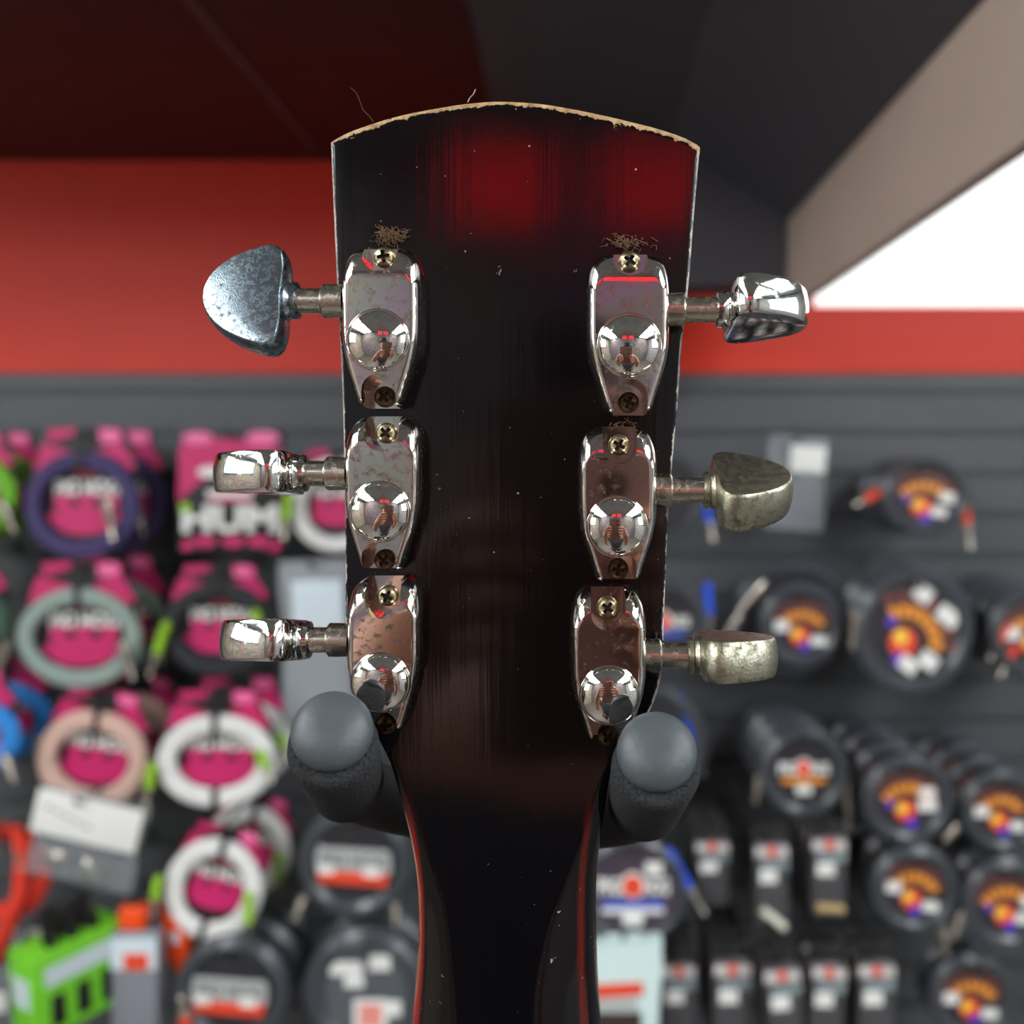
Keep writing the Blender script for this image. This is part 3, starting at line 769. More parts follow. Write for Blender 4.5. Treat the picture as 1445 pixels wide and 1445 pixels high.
LOGOM = None
def black_coil(px, py, d, rp, kind, label, behind=0, dstep=0.052, tilt=0, ang=0.0, stickers=(), plugs=(), thp=24, sq=1.0, label_r=None, blabel='', face=None, hookit=True, ground=False):
    k = d / F; rr = rp * k; c = P(px, py, d)
    t = thing('cable_coil_pack', label, 'cable pack', c, (0, R(tilt), 0), group='shrink-wrapped black cable coils')
    dep = min(0.030, dstep * 0.46); th_ = thp * k
    co2 = obj('cable_coil', coil_bm(rr, rr * sq, th_, 7, dep, wob=0.003, tr=th_ * 0.26), CABLE, t); co2.location = (0, -dep / 2, 0)
    lr = label_r * k if label_r else rr - th_ * 0.75
    bm = bmesh.new(); logo_disc(bm, lr, kind, ang, stickers)
    lab = obj('printed_disc', bm, [face or SHRINK, ORANGE, SCARLET, YELLOW, PURP, WHITEP, BROWN, BLUEP], t, smooth=0)
    lab.location = (0, -dep * 0.62, 0); lab.scale = (1, 1, sq)
    for (x0, z0, x1, z1, slv) in plugs:
        plug(t, (x0 * k, -dep / 2, -z0 * k), (x1 * k, -dep / 2, -z1 * k), slv)
    for b in range(behind):
        r = t.copy(); COL.objects.link(r); r.location = c + Vector((0, dstep * (b + 1), 0))
        r['label'] = blabel % ['second', 'third', 'fourth', 'fifth'][b]
        for ch in t.children:
            if ch.name.startswith('plug'): continue
            cc = ch.copy(); COL.objects.link(cc); cc.parent = r
    if hookit: HOOKS.append((c.x, c.z + (rr - th_) * 0.97 * sq, d - dep - 0.02, label))
    return t

lime = mat('lime_boot', (150, 200, 40), 0.5); redb = mat('red_boot', (226, 62, 38), 0.5); blueb = mat('blue_boot', (34, 84, 214), 0.5)
silver = METAL; blk = mat('black_boot', (26, 26, 28), 0.5)
purple = braid('purple', (62, 52, 96)); greyb = braid('grey_green', (140, 156, 148)); blackb = braid('black', (38, 40, 44)); tan = braid('tan', (206, 172, 156)); white = braid('cream_white', (222, 222, 218)); green = braid('dark_green', (58, 84, 70)); limeb = braid('lime', (104, 168, 36)); blueb2 = braid('sky_blue', (40, 130, 206)); orangeb = braid('scarlet', (222, 54, 34))

# left of the guitar, row by row
magenta_pack(122, 712, 1.64, 82, 76, purple, 'purple braided cable coil on magenta card, front of its hook', 1, th=25, plugs=((40, -12, 52, 50, None),), blabel='purple braided cable pack hidden behind the front purple coil', dstep=0.11)
magenta_pack(118, 898, 1.64, 87, 70, greyb, 'grey green braided cable coil on magenta card below purple coil', 1, th=24, plugs=((66, 2, 82, 56, None), (-92, 0, -103, 46, None)), blabel='grey green cable pack hanging behind the front grey green coil', dstep=0.12)
magenta_pack(312, 886, 1.66, 78, 66, blackb, 'black braided cable coil with lime boot on magenta card', 0, th=24, plugs=((-64, -14, -90, 66, lime), (56, -30, 66, 10, lime)))
magenta_pack(137, 1068, 1.64, 78, 70, tan, 'tan braided cable coil on magenta card, front of its hook', 1, th=28, plugs=((84, 30, 94, 66, None),), tilt=8, blabel='dusky tan cable pack hanging behind the front tan coil', dstep=0.13)
magenta_pack(310, 1070, 1.60, 84, 66, white, 'white braided cable coil on magenta card beside the tan coil', 1, th=27, tie=2, plugs=((-82, -2, -92, 58, lime), (64, -20, 84, 26, lime)), blabel='white cable pack behind the white coil beside tan coil', dstep=0.10)
magenta_pack(306, 1250, 1.62, 68, 72, white, 'lowest white braided cable coil on magenta card, tilted to one side', 1, th=25, tie=2, tilt=14, plugs=((-74, -8, -70, 48, lime), (52, -16, 70, 56, lime)), blabel='white cable pack behind the tilted lowest white coil', dstep=0.16)
magenta_pack(478, 712, 1.68, 66, 68, white, 'white braided cable coil partly hidden by the chrome tuners', 0, th=23, plugs=((-62, -16, -70, 50, lime),))
# green and blue ones cut by the frame on the far left
magenta_pack(-48, 700, 1.66, 80, 66, limeb, 'lime green braided cable coil at the left edge, front one', 1, th=26, plugs=((66, 6, 84, 50, None),), blabel='lime green braided cable coil behind the front lime one', dstep=0.09)
magenta_pack(-66, 880, 1.66, 88, 70, green, 'dark green braided cable coil cut by the left edge', 0, th=24, plugs=((66, 10, 84, 66, None),))
magenta_pack(-52, 1035, 1.60, 88, 60, blueb2, 'sky blue braided cable coil at the left edge, front one', 1, th=27, plugs=((72, 20, 88, 60, None),), blabel='sky blue braided cable coil behind the front blue one', dstep=0.10)

# flat banner pack with magenta ropes and a white word
d = 1.66; k = d / F; c = P(325, 694, d)
t = thing('string_pack', 'flat magenta pack with big white lettering beside purple coil', 'packaged cable', c)
bm = bmesh.new(); box(bm, (0, 0.004, 0), (150 * k, 0.008, 172 * k), bev=0.002)
def rp(pts, mi, y=-0.0006): px_poly(bm, pts, k, y, mi)
rp([(-72, -66), (-30, -76), (40, -72), (72, -60), (74, 4), (50, -18), (0, -30), (-40, -16), (-74, 14)], 1)
rp(ellipse(-46, -76, 22, 9), 2, -0.0013); rp(ellipse(46, -76, 24, 10), 2, -0.0013)
rp(ellipse(-28, -28, 18, 8), 4, -0.0013)
rp([(-34, -2), (32, -2), (30, 12), (-30, 12)], 4, -0.001); rp([(-30, 8), (30, 8), (30, 14), (-30, 14)], 1, -0.0018)
rp([(-70, 16), (-56, 16), (-56, 28), (-70, 28)], 5, -0.002)
text_into(bm, 'HUM', 0, -38 * k, 136 * k, 40 * k, -0.0016, 0, 4)
for x in (-36, 4, 40): rp(ellipse(x, 70, 16, 8), 1)
rp([(-64, 66), (-44, 72), (-60, 84), (-70, 80)], 1); rp([(68, 66), (50, 82), (66, 84), (72, 78)], 1)
obj('printed_front', bm, [CARD, MAG, PINK, REDPR, WHITEP, lime], t)
HOOKS.append((c.x, c.z + 80 * k, d - 0.02, 'flat magenta lettered pack'))

# clear bags
def bag(px, py, d, wp, hp, label, head=None, tilt=0, contents=None, name='plastic_bag', head_h=0.35, m=None):
    k = d / F; c = P(px, py, d); t = thing(name, label, 'bag', c, (0, R(tilt), 0))
    w, h = wp * k, hp * k
    bm = bmesh.new(); nx, nz = 14, 16; rnd = random.Random(px)
    for side in (0, 1):
        g = [[None] * (nz + 1) for _ in range(nx + 1)]
        for i in range(nx + 1):
            for j in range(nz + 1):
                u, v = i / nx, j / nz
                puff = 0.018 * (max(0, math.sin(math.pi * u) * math.sin(math.pi * min(1, v * 1.1))) ** 0.6) + 0.001
                puff *= 1 + rnd.uniform(-.25, .25)
                g[i][j] = bm.verts.new(((u - .5) * w * (1 + .03 * math.sin(9 * v)), (-puff if side else puff * 0.4), (v - .5) * h))
        for i in range(nx):
            for j in range(nz): bm.faces.new((g[i][j], g[i + 1][j], g[i + 1][j + 1], g[i][j + 1]))
    bmesh.ops.remove_doubles(bm, verts=bm.verts, dist=0.0006)
    obj('bag_film', bm, m or CLEAR, t, smooth=60)
    if head:
        x0, x1, z0, z1, mm = head
        bm = bmesh.new(); box(bm, ((x0 + x1) / 2 * w, -0.021, (z0 + z1) / 2 * h), ((x1 - x0) * w, 0.002, (z1 - z0) * h), bev=0.0008)
        if contents == 'print':
            for q in range(5): box(bm, ((x0 + .12 + .1 * q) * w, -0.0222, ((z0 + z1) / 2 + .06 - .03 * q) * h), (0.06 * w, 0.0006, 0.02 * h), mi=1)
        obj('paper_label', bm, [mm, CARD], t)
    if contents:
        bm = bmesh.new()
        for q in range(9):
            a = Vector((rnd.uniform(-.38, .38) * w, -0.004, rnd.uniform(-.42, -.05) * h)); b = a + Vector((rnd.uniform(-.15, .15) * w, 0, rnd.uniform(-.08, .08) * h))
            tube(bm, [a, (a + b) / 2 + Vector((0, -.002, .004)), b], 0.0065, 8)
        obj('connectors', bm, METAL, t)
    HOOKS.append((c.x, c.z + h * 0.46, d - 0.03, label))
    return t
bag(446, 905, 1.66, 96, 230, 'clear plastic bag with white label beside the black magenta-card coil', (-.28, .46, .05, .38, PALE), tilt=-2, m=mat('milky_bag', (176, 182, 186), 0.3, alpha=0.55))
bag(124, 1184, 1.58, 150, 128, 'tilted clear bag with white printed header under the tan coil', (-.5, .5, .02, .5, WHITEP), tilt=13, contents='print')
bag(1124, 682, 1.74, 82, 132, 'clear plastic bag with white tag right of the headstock', (-.18, .42, .12, .40, WHITEP), tilt=4)
bag(46, 1338, 1.66, 62, 90, 'small clear bag with white tag behind the green box', (.06, .5, .0, .4, WHITEP))
bag(0, 1400, 1.60, 50, 90, 'small cloudy bag at bottom left corner', (-.2, .4, -.2, .1, WHITEP))

# red tangled straps by the left edge
d = 1.62; k = d / F; c = P(10, 1230, d)
t = thing('cable_bundle', 'scarlet cable bundle hanging at the left edge above green box', 'cable', c)
bm = coil_bm(62 * k, 68 * k, 22 * k, 4, 0.03); obj('coil', bm, orangeb, t)
bm = bmesh.new(); tube(bm, [(36 * k, -0.02, 60 * k), (30 * k, -0.02, -20 * k), (-10 * k, -0.02, -120 * k)], 12 * k, 10); obj('tail', bm, orangeb, t)
plug(t, (-6 * k, -0.03, 90 * k), (-2 * k, -0.03, 30 * k), None); plug(t, (28 * k, -0.03, 70 * k), (34 * k, -0.03, 10 * k), redb)
HOOKS.append((c.x, c.z + 56 * k, d - 0.02, 'scarlet cable bundle'))

# bright green box with windows
d = 1.55; k = d / F; c = P(98, 1374, d)
t = thing('accessory_box', 'bright green carton with dark windows at lower left', 'box', c, (0, R(-4), R(56)))
GREENC = mat('lime_carton', (118, 206, 44), 0.45)
bm = bmesh.new(); box(bm, (0, 0, 0), (132 * k, 62 * k, 118 * k), bev=0.002); obj('carton', bm, GREENC, t)
bm = bmesh.new()
for q in range(3): box(bm, ((-34 + 36 * q) * k, -31 * k - 0.0006, -24 * k), (20 * k, 0.002, 44 * k), bev=0.0006)
obj('window', bm, CARD, t)
bm = bmesh.new(); box(bm, (0, -31 * k - 0.0006, 26 * k), (100 * k, 0.002, 26 * k)); obj('printed_band', bm, PALE, t)
bm = bmesh.new(); box(bm, (-66 * k - 0.0006, 0, 6 * k), (0.002, 40 * k, 40 * k)); obj('printed_label', bm, PALE, t)
bm = bmesh.new(); box(bm, (0, 0, 59 * k + 0.024), (70 * k, 0.003, 0.05)); obj('hang_tab', bm, CARD, t)
for q in range(3):
    bm = bmesh.new(); lathe(bm, [(9 * k, 0), (9 * k, 18 * k), (6 * k, 20 * k)], ((-30 + 30 * q) * k, -14 * k, 59 * k), (0, 0, 1), 14); obj('jack_socket', bm, CARD, t)
HOOKS.append((c.x, c.z + 59 * k + 0.04, d - 0.02, 'bright green carton'))

# tube pack with orange cap
d = 1.58; k = d / F; c = P(195, 1385, d)
t = thing('tube_pack', 'clear tube package with orange cap right of the green carton', 'packaged cable', c)
bm = bmesh.new(); box(bm, (0, 0, -20 * k), (66 * k, 0.03, 190 * k), bev=0.006); obj('tube', bm, mat('grey_tube', (128, 130, 138), 0.3), t)
bm = bmesh.new(); box(bm, (-6 * k, 0, 92 * k), (36 * k, 0.024, 32 * k), bev=0.004); obj('cap', bm, mat('orange_plastic', (240, 78, 20), 0.4), t)
bm = bmesh.new(); box(bm, (0, -0.0165, 46 * k), (64 * k, 0.002, 44 * k)); box(bm, (4 * k, -0.0178, 36 * k), (34 * k, 0.002, 22 * k), mi=1); obj('label_print', bm, [PALE, SCARLET], t)
HOOKS.append((c.x - 6 * k, c.z + 108 * k, d - 0.0, 'orange capped tube package'))
d = 1.62; k = d / F; c = P(250, 1322, d)
t = thing('pick_case', 'orange pointed plastic case beside the orange-capped tube', 'case', c, (0, 0, R(-15)))
bm = bmesh.new(); prism(bm, [(x * k, -z * k) for x, z in ((-22, -46), (8, -44), (20, -26), (22, 20), (8, 48), (-10, 24))], -0.012, 0.012); bmesh.ops.bevel(bm, geom=bm.edges[:], offset=0.002, segments=2, affect='EDGES'); obj('shell', bm, MATS['orange_plastic'], t)
bm = bmesh.new(); box(bm, (4 * k, -0.0128, 4 * k), (14 * k, 0.002, 16 * k)); obj('price_sticker', bm, PALE, t)
HOOKS.append((c.x - 6 * k, c.z + 44 * k, d - 0.02, 'orange pointed case'))

# black coils with white and red word labels left of the neck
def word_coil(px, py, d, rp, label, behind, tilt, blabel):
    t = black_coil(px, py, d, rp, 'plain', label, behind, 0.07, tilt, thp=26, blabel=blabel)
    k = d / F; s = rp / 78
    bm = bmesh.new()
    px_poly(bm, [(-50 * s, -22 * s), (46 * s, -22 * s), (50 * s, -10 * s), (50 * s, 10 * s), (-50 * s, 10 * s), (-52 * s, -8 * s)], k, -0.029, 0, 0.002)
    text_into(bm, 'PIG HOG', 0, 6 * s * k, 90 * s * k, 20 * s * k, -0.0315, 0, 2)
    px_poly(bm, [(-48 * s, 9 * s), (48 * s, 9 * s), (46 * s, 26 * s), (-46 * s, 26 * s)], k, -0.0295, 1, 0.002)
    px_poly(bm, [(-48 * s, 2 * s), (-26 * s, 2 * s), (-26 * s, 14 * s), (-48 * s, 14 * s)], k, -0.0315, 3, 0.001)
    px_poly(bm, [(14 * s, 0), (36 * s, 0), (36 * s, 14 * s), (14 * s, 14 * s)], k, -0.0315, 3, 0.001)
    obj('word_label', bm, [mat('silver_label', (176, 180, 176), 0.4), SCARLET, mat('grey_ink', (120, 122, 120), 0.5), WHITEP], t, smooth=0)
    return t
w1_ = word_coil(505, 1210, 1.62, 80, 'black cable coil with white and red label just left of the neck', 0, 4, '')
plug(w1_, (-66 * 1.62 / F, -0.02, -50 * 1.62 / F), (-76 * 1.62 / F, -0.03, -84 * 1.62 / F), None); plug(w1_, (60 * 1.62 / F, -0.02, -50 * 1.62 / F), (64 * 1.62 / F, -0.03, -84 * 1.62 / F), None)
word_coil(334, 1390, 1.58, 80, 'black cable coil with white and red label under lowest white coil', 2, 4, 'black cable coil %s on the hook under the lowest white coil')
t = black_coil(520, 1390, 1.58, 88, 'plain', 'large wrapped black coil with white and red stickers, bottom left of neck', 1, 0.07, thp=30, blabel='large wrapped black coil, %s on the hook beside neck bottom', stickers=((.30, .62, .22, .16, 5), (-.42, .50, .34, .14, 5), (-.25, .22, .2, .12, 5), (.1, -.5, .36, .34, 5), (.1, -.5, .24, .24, 2), (.55, -.35, .2, .16, 5)), face=mat('wrapped_face', (84, 88, 92), 0.3))
d = 1.5; k = d / F; c = P(262, 1430, d)
t = thing('jack_plug', 'silver jack plug with red boot at the bottom edge below white coil', 'plug', c)
plug(t, (4 * k, 0, -40 * k), (-6 * k, 0, 26 * k), redb, 1.1)

# right of the guitar
ST = {0: ((.62, .05, .20, .16, 5), (.44, -.42, .22, .14, 5)), 1: ((-.62, -.02, .22, .16, 5), (.52, -.48, .24, .14, 5)), 2: ((.62, -.3, .2, .16, 5), (.30, -.62, .2, .15, 5), (-.3, .72, .2, .16, 5), (.42, .66, .24, .17, 5))}
black_coil(1300, 700, 1.66, 62, 'arc', 'black coil with red boots hanging alone at upper right', 2, 0.06, 0, R(-8), ST[0], plugs=((-62, -6, -100, 14, redb), (52, -10, 66, 78, redb)), thp=17, sq=.92, blabel='black coil %s on the hook of red-booted upper right coil')
black_coil(1128, 880, 1.64, 60, 'arc', 'black coil with orange logo, upper row right of the headstock', 0, 0.05, 0, 0, ST[1], thp=20, blabel='black coil %s behind the orange-logo coil right of headstock', plugs=((-50, -60, -86, -20, None), (-84, -16, -110, 26, None)))
black_coil(1114, 872, 1.74, 84, 'plain', 'wide black coil hanging behind the orange-logo coil right of headstock', 0, 0.05, thp=20, hookit=False)
black_coil(1285, 888, 1.60, 84, 'arc', 'largest black coil with big tilted orange logo and white stickers', 2, 0.05, 12, R(-24), ST[2], thp=24, sq=1.08, label_r=64, blabel='large black coil, %s on the hook of tilted-logo coil', plugs=((-82, -10, -78, 44, None),))
black_coil(1452, 890, 1.64, 66, 'arc', 'black coil with red boots cut by the right edge', 3, 0.06, 0, 0, ST[1], thp=20, blabel='black coil %s behind the red-booted coil at right edge', plugs=((-34, -12, -62, 40, redb), (-24, 16, -48, 66, redb)))
black_coil(935, 880, 1.66, 66, 'words', 'black coil with blue boot beside the lower right tuners', 0, 0.05, thp=22, plugs=((62, -60, 66, 24, blueb),), hookit=True)
black_coil(930, 700, 1.72, 66, 'plain', 'black coil with blue boot beside the middle right tuner', 0, 0.05, thp=18, plugs=((62, 0, 76, 66, blueb),))
black_coil(905, 1050, 1.70, 92, 'plain', 'black coil with long blue boot behind the right rubber prong', 0, 0.05, thp=22, plugs=((52, -72, 88, 44, blueb),))
black_coil(1130, 1084, 1.62, 64, 'words', 'black coil with white and red word label, right of the right prong', 3, 0.066, 0, 0, ('o', (0, -.5, .22, .12, 5)), thp=20, blabel='black coil %s in the stack with word label right of prong', plugs=((-58, 0, -66, 44, None), (60, 10, 64, 88, None)))
black_coil(1275, 1122, 1.58, 64, 'arc', 'black orange-logo coil fronting the middle stack at right', 3, 0.078, 0, 0, ((.55, .2, .22, .14, 5), (.56, -.16, .26, .16, 5)), thp=20, blabel='black coil %s in the middle right stack')
black_coil(1405, 1138, 1.60, 58, 'arc', 'black orange-logo coil fronting the stack near the right edge', 3, 0.074, 0, 0, ST[1], thp=18, blabel='black coil %s in the stack near the right edge', plugs=((-58, 20, -78, 44, None),))
black_coil(1284, 1246, 1.58, 62, 'arc', 'black orange-logo coil below the middle right stack', 2, 0.07, 0, R(-6), ST[1], thp=20, blabel='black coil %s behind the one below the middle right stack', plugs=((40, 50, 46, 96, None),))
black_coil(1414, 1268, 1.57, 64, 'arc', 'lower black orange-logo coil at the right edge', 3, 0.055, 0, 0, ST[0], thp=20, blabel='lower black coil %s at the right edge', plugs=((-58, 10, -74, 52, None),))
black_coil(1366, 1400, 1.60, 62, 'arc', 'black orange-logo coil at the bottom right', 1, 0.05, 0, 0, ST[1], thp=20, blabel='black coil %s at the bottom right')
black_coil(892, 1252, 1.56, 76, 'words', 'large plum disc coil with word label beside the neck', 0, 0.05, 0, 0, ((.42, .46, .17, .13, 5), (0, -.55, .2, .12, 5), (0, -.38, .62, .05, 5)), thp=14, face=PLUM, label_r=70, plugs=((48, -58, 104, 38, blueb),))

# blister packs
def blister(px, py, d, wp, hp, label, behind=0, tilt=0, inner=None, blabel='', sticker=(-.1, .05)):
    k = d / F; c = P(px, py, d); w, h = wp * k, hp * k
    t = thing('blister_pack', label, 'blister pack', c, (0, R(tilt), 0), group='connector blister packs')
    bm = bmesh.new(); box(bm, (0, 0, 0), (w, 0.004, h), bev=0.0015); obj('backing_card', bm, CARD, t)
    bm = bmesh.new(); box(bm, (0, -0.010, -0.04 * h), (w * .9, 0.018, h * .84), bev=0.006); obj('blister', bm, GREYSH, t)
    bm = bmesh.new(); y = -0.0202
    n0 = 0
    text_into(bm, 'PIG', -.27 * w, .29 * h, .30 * w, .09 * h, y, 0, 0); text_into(bm, 'HOG', .27 * w, .29 * h, .30 * w, .09 * h, y, 0, 0)
    prism(bm, [(-.45 * w, .23 * h), (.45 * w, .23 * h), (.45 * w, .35 * h), (-.45 * w, .35 * h)], y + .0008, y + .0004, 3)
    prism(bm, ellipse(0, .30 * h, .10 * w, .06 * h), y - .0004, y, 1)
    prism(bm, [(-.3 * w, .12 * h), (.44 * w, .12 * h), (.44 * w, .21 * h), (-.3 * w, .21 * h)], y, y + .0008, 2)
    obj('label_print', bm, [WHITEP, SCARLET, mat('pale_grey_print', (128, 140, 142), .4), mat('rose_grey_print', (150, 136, 134), .4)], t, smooth=0)
    bm = bmesh.new(); box(bm, (sticker[0] * w, y - .001, sticker[1] * h), (.46 * w, .001, .13 * h)); obj('price_sticker', bm, WHITEP, t, smooth=0)
    if inner:
        x0, z0, x1, z1, mm = inner
        bm = bmesh.new(); tube(bm, [(x0 * w, -0.0205, z0 * h), (x1 * w, -0.0205, z1 * h)], 0.0065, 12); obj('connector', bm, mm, t)
    for b in range(behind):
        r = t.copy(); COL.objects.link(r); r.location = c + Vector((0, 0.045 * (b + 1), 0.0)); r['label'] = blabel % ['second', 'third', 'fourth', 'fifth'][b]
        for ch in t.children:
            cc = ch.copy(); COL.objects.link(cc); cc.parent = r
    HOOKS.append((c.x, c.z + h * .47, d - 0.025, label))
IV = mat('ivory_tube', (216, 216, 196), .4); OCH = mat('ochre_tube', (176, 150, 100), .4)
blister(1003, 1222, 1.62, 52, 112, 'upper left blister pack right of the neck with white price sticker', 3, 0, None, 'blister pack %s in the upper left stack')
blister(1086, 1236, 1.58, 52, 140, 'blister pack holding a slanted ivory plug', 0, 0, (-.28, -.28, .34, -.46, IV))
blister(1166, 1226, 1.58, 54, 136, 'blister pack holding a level tan plug', 3, 0, (-.34, -.34, .36, -.36, OCH), 'blister pack %s in the stack with a tan plug')
blister(956, 1404, 1.58, 52, 140, 'lower blister pack next to the pale bag', 2, 0, None, 'lower blister pack %s next to the pale bag')
blister(1031, 1404, 1.56, 58, 150, 'lower blister pack with red plug at the bottom edge', 3, 0, (.1, -.36, .3, -.5, redb), 'lower blister pack %s in the red plug stack')
blister(1104, 1412, 1.52, 56, 150, 'lower blister pack leaning, left of the bottom right pair', 1, -5, None, 'leaning lower blister pack, %s on its hook')
blister(1163, 1408, 1.53, 54, 150, 'lower blister pack leaning the other way, middle of bottom row', 0, 4, None)
blister(1232, 1406, 1.55, 58, 150, 'lower blister pack with pale blue band, last of the bottom row', 1, 0, (.1, -.42, .3, -.48, OCH), 'lower blister pack %s under the last of bottom row')
blister(1150, 1350, 1.66, 48, 70, 'half hidden blister pack between the two blister rows', 0, 0, None)

# pale aqua bag by the neck
d = 1.52; k = d / F; c = P(880, 1420, d)
t = thing('cable_bag', 'pale aqua pouch with red and black print beside the neck bottom', 'pouch', c)
AQ = mat('pale_aqua_pouch', (206, 226, 222), .45)
bm = bmesh.new(); pts = [(-56, -100), (-20, -92), (20, -94), (50, -106), (56, -98), (48, -70), (46, 90), (-56, 90)]
prism(bm, [(x * k, -z * k) for x, z in pts], -0.02, 0.01); bmesh.ops.bevel(bm, geom=bm.edges[:], offset=0.006, segments=3, affect='EDGES'); obj('pouch', bm, AQ, t)
bm = bmesh.new()
px_poly(bm, [(-50, -40), (26, -44), (26, -26), (-50, -22)], k, -0.021, 0, .001); px_poly(bm, [(-50, -22), (18, -22), (18, -4), (-50, -4)], k, -0.021, 1, .001); px_poly(bm, [(-50, -2), (24, -2), (24, 70), (-50, 70)], k, -0.021, 2, .001)
obj('printed_panel', bm, [SCARLET, mat('silver_label', (176, 180, 176), .4), mat('dark_brown_print', (60, 50, 42), .4)], t, smooth=0)
HOOKS.append((c.x, c.z + 96 * k, d - 0.0, 'pale aqua pouch'))
for (x, z, y1, lb) in HOOKS:
    n = len(lb.split())
    hook(x, z, y1, 'zinc wall hook carrying the ' + ' '.join(lb.split()[:11]))
# ================================================================== PHOTOGRAPHER (seen in the chrome)
SKIN = mat('skin', (206, 150, 124), 0.5); SHIRT = mat('slate_tee', (74, 80, 90), 0.85); TROU = mat('dark_trousers', (40, 42, 50), 0.9); HAIRC = mat('dark_hair', (34, 26, 22), 0.6); SHOE = mat('black_shoe', (22, 22, 22), 0.5)
def skin(name, verts, edges, m, parent, root=0, sub=2):
    me = bpy.data.meshes.new(name); me.from_pydata([v[:3] for v in verts], edges, [])
    o = bpy.data.objects.new(name, me); COL.objects.link(o)
    md = o.modifiers.new('s', 'SKIN'); md.use_smooth_shade = True
    sk = me.skin_vertices[0].data
    for i, v in enumerate(verts):
        r = v[3]; sk[i].radius = (r, r) if not isinstance(r, tuple) else r; sk[i].use_root = (i == root)
    s2 = o.modifiers.new('d', 'SUBSURF'); s2.levels = sub; s2.render_levels = sub
    dg = bpy.context.evaluated_depsgraph_get(); dg.update()
    nm = bpy.data.meshes.new_from_object(o.evaluated_get(dg)); o.modifiers.clear(); o.data = nm
    for p in nm.polygons: p.use_smooth = True
    nm.materials.clear(); nm.materials.append(m); o.parent = parent
    return o
BY = -0.47
person = thing('person', 'person in a slate tee holding up a phone, seen in the chrome caps', 'person', (0, BY, FLOOR))
def pl(x, y, z): return (x, y - BY, z - FLOOR)
V = []; E = []
def add(p, r, par=None):
    V.append((*pl(*p), r))
    if par is not None: E.append((par, len(V) - 1))
    return len(V) - 1
pel = add((0, BY, -0.80), (0.15, 0.11)); waist = add((0, BY, -0.62), (0.135, 0.10), pel); ch = add((0, BY, -0.42), (0.16, 0.115), waist); up = add((0, BY, -0.27), (0.13, 0.09), ch)
nk = add((0, BY + 0.01, -0.17), 0.055, up); hd0 = add((0, BY + 0.02, -0.10), 0.062, nk); hd1 = add((0, BY + 0.03, -0.04), 0.080, hd0); hd2 = add((0, BY + 0.02, 0.03), 0.082, hd1); add((0, BY + 0.01, 0.075), 0.045, hd2)
for s in (-1, 1):
    sh = add((s * 0.17, BY, -0.27), 0.062, up); mid = add((s * 0.24, BY + 0.03, -0.40), 0.052, sh); el = add((s * 0.25, BY + 0.11, -0.50), 0.043, mid); fo = add((s * 0.17, BY + 0.27, -0.30), 0.038, el); wr = add((s * 0.095, BY + 0.415, -0.11), 0.027, fo)
    pa = add((s * 0.066, -0.022, -0.066), (0.030, 0.017), wr)
    for f, (dz, l) in enumerate(((0.024, .066), (0.008, .074), (-0.009, .070), (-0.026, .056))):
        a = add((s * 0.048, -0.010, -0.052 + dz), 0.0095, pa); b = add((s * (0.048 - l * .25), -0.0005 + 0.006, -0.05 + dz), 0.0088, a); add((s * (0.048 - l * .42), 0.008, -0.05 + dz * .9), 0.0078, b)
    t1 = add((s * 0.055, -0.034, -0.042), 0.012, pa); add((s * 0.030, -0.032, -0.020), 0.0095, t1)
    hp = add((s * 0.095, BY, -0.88), 0.085, pel); kn = add((s * 0.10, BY + 0.02, -1.28), 0.06, hp); an = add((s * 0.10, BY, -1.66), 0.04, kn); add((s * 0.11, BY + 0.13, -1.715), 0.03, an)
skin('body', V, E, SKIN, person)
# face
bm = bmesh.new(); tube(bm, [pl(0, BY + 0.100, 0.012), pl(0, BY + 0.118, -0.022), pl(0, BY + 0.108, -0.032)], [0.008, 0.013, 0.009], 10); obj('nose', bm, SKIN, person)
for s in (-1, 1):
    bm = bmesh.new(); bmesh.ops.create_uvsphere(bm, u_segments=12, v_segments=8, radius=0.012, matrix=Matrix.Translation(pl(s * 0.031, BY + 0.094, 0.012))); obj('eye', bm, WHITE, person)
    bm = bmesh.new(); bmesh.ops.create_uvsphere(bm, u_segments=12, v_segments=8, radius=0.028, matrix=Matrix.Translation(pl(s * 0.082, BY + 0.02, -0.005)) @ Matrix.Diagonal((.4, .7, 1.1, 1))); obj('ear', bm, SKIN, person)
bm = bmesh.new(); bmesh.ops.create_uvsphere(bm, u_segments=14, v_segments=8, radius=0.024, matrix=Matrix.Translation(pl(0, BY + 0.098, -0.062)) @ Matrix.Diagonal((1, .5, .3, 1))); obj('mouth', bm, mat('lips', (170, 96, 88), .5), person)
bm = bmesh.new(); bmesh.ops.create_uvsphere(bm, u_segments=24, v_segments=16, radius=0.1, matrix=Matrix.Translation(pl(0, BY - 0.008, 0.045)) @ Matrix.Diagonal((.93, 1.0, .85, 1))); obj('hair', bm, HAIRC, person)
V = []; E = []
a = add((0, BY, -0.86), (0.165, 0.125)); b = add((0, BY, -0.62), (0.15, 0.115), a); c_ = add((0, BY, -0.42), (0.175, 0.13), b); u_ = add((0, BY, -0.265), (0.135, 0.098), c_)
for s in (-1, 1):
    q = add((s * 0.17, BY, -0.268), 0.073, u_); add((s * 0.235, BY + 0.025, -0.385), 0.066, q)
skin('tee_shirt', V, E, SHIRT, person)
V = []; E = []
a = add((0, BY, -0.82), (0.16, 0.12))
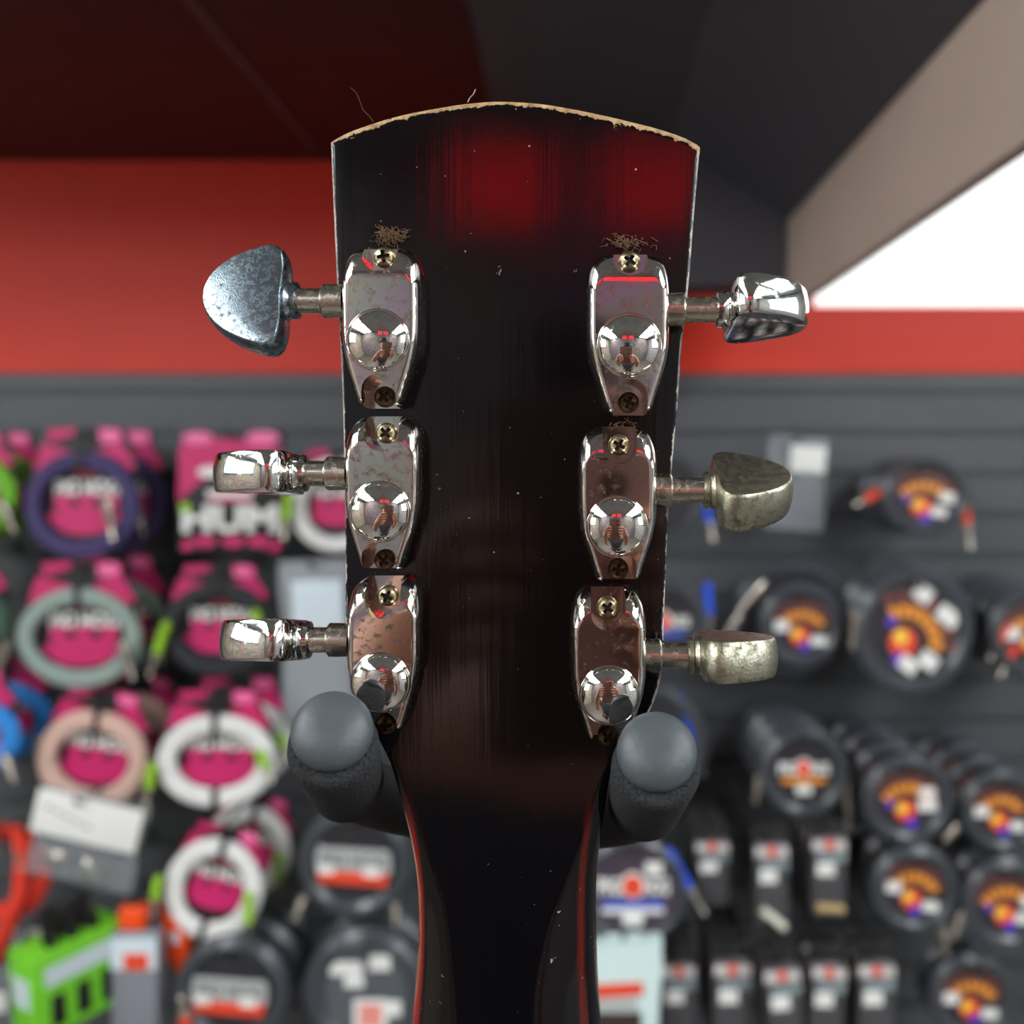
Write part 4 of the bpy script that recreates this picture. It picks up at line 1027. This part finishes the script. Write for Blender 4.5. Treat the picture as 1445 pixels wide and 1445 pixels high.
for s in (-1, 1):
    q = add((s * 0.095, BY, -0.90), 0.098, a); r_ = add((s * 0.10, BY + 0.02, -1.28), 0.073, q); add((s * 0.10, BY, -1.66), 0.058, r_)
skin('trousers', V, E, TROU, person)
for s in (-1, 1):
    bm = bmesh.new(); box(bm, pl(s * 0.108, BY + 0.055, -1.715), (0.095, 0.27, 0.07), bev=0.025); obj('shoe', bm, SHOE, person)
t = thing('phone', 'dark phone held up in both hands, seen small in the chrome caps', 'phone', (0, -0.0085, -0.05))
bm = bmesh.new(); box(bm, (0, 0, 0), (0.076, 0.008, 0.16), bev=0.0035); obj('case', bm, mat('rose_bronze_phone', (168, 128, 118), .35), t)
bm = bmesh.new(); box(bm, (0, -0.0042, 0), (0.068, 0.001, 0.15)); obj('screen', bm, mat('phone_screen', (12, 12, 14), .1), t)
for q in range(2):
    bm = bmesh.new(); lathe(bm, [(0.006, 0.0), (0.006, 0.0012), (0.0045, 0.0014)], (0.016 - 0.0 * q, 0.004, 0.062 - 0.022 * q), (0, 1, 0), 20); obj('lens', bm, mat('lens_glass', (96, 74, 68), .15), t)
# ================================================================== CAMERA
cam = bpy.data.cameras.new('camera'); co_ = bpy.data.objects.new('camera', cam); COL.objects.link(co_)
co_.location = (0, 0, 0); co_.rotation_euler = (R(90), 0, 0)
cam.sensor_width = 36; cam.sensor_fit = 'HORIZONTAL'; cam.lens = 36 * F / 1445
cam.shift_x = -(CX - 722.5) / 1445; cam.shift_y = (CY - 722.5) / 1445
cam.clip_start = 0.005; cam.clip_end = 50
cam.dof.use_dof = True; cam.dof.focus_distance = 0.206; cam.dof.aperture_fstop = cam.lens / 3.3
SC.camera = co_
w = bpy.data.worlds.new('world'); SC.world = w; w.use_nodes = True
w.node_tree.nodes['Background'].inputs['Color'].default_value = (0.5, 0.55, 0.6, 1); w.node_tree.nodes['Background'].inputs['Strength'].default_value = 0.3
SC.view_settings.view_transform = 'Standard'; SC.view_settings.look = 'None'; SC.view_settings.exposure = 0.0; SC.view_settings.gamma = 1.0
SC.view_settings.use_curve_mapping = False
SC.cycles.use_denoising = True
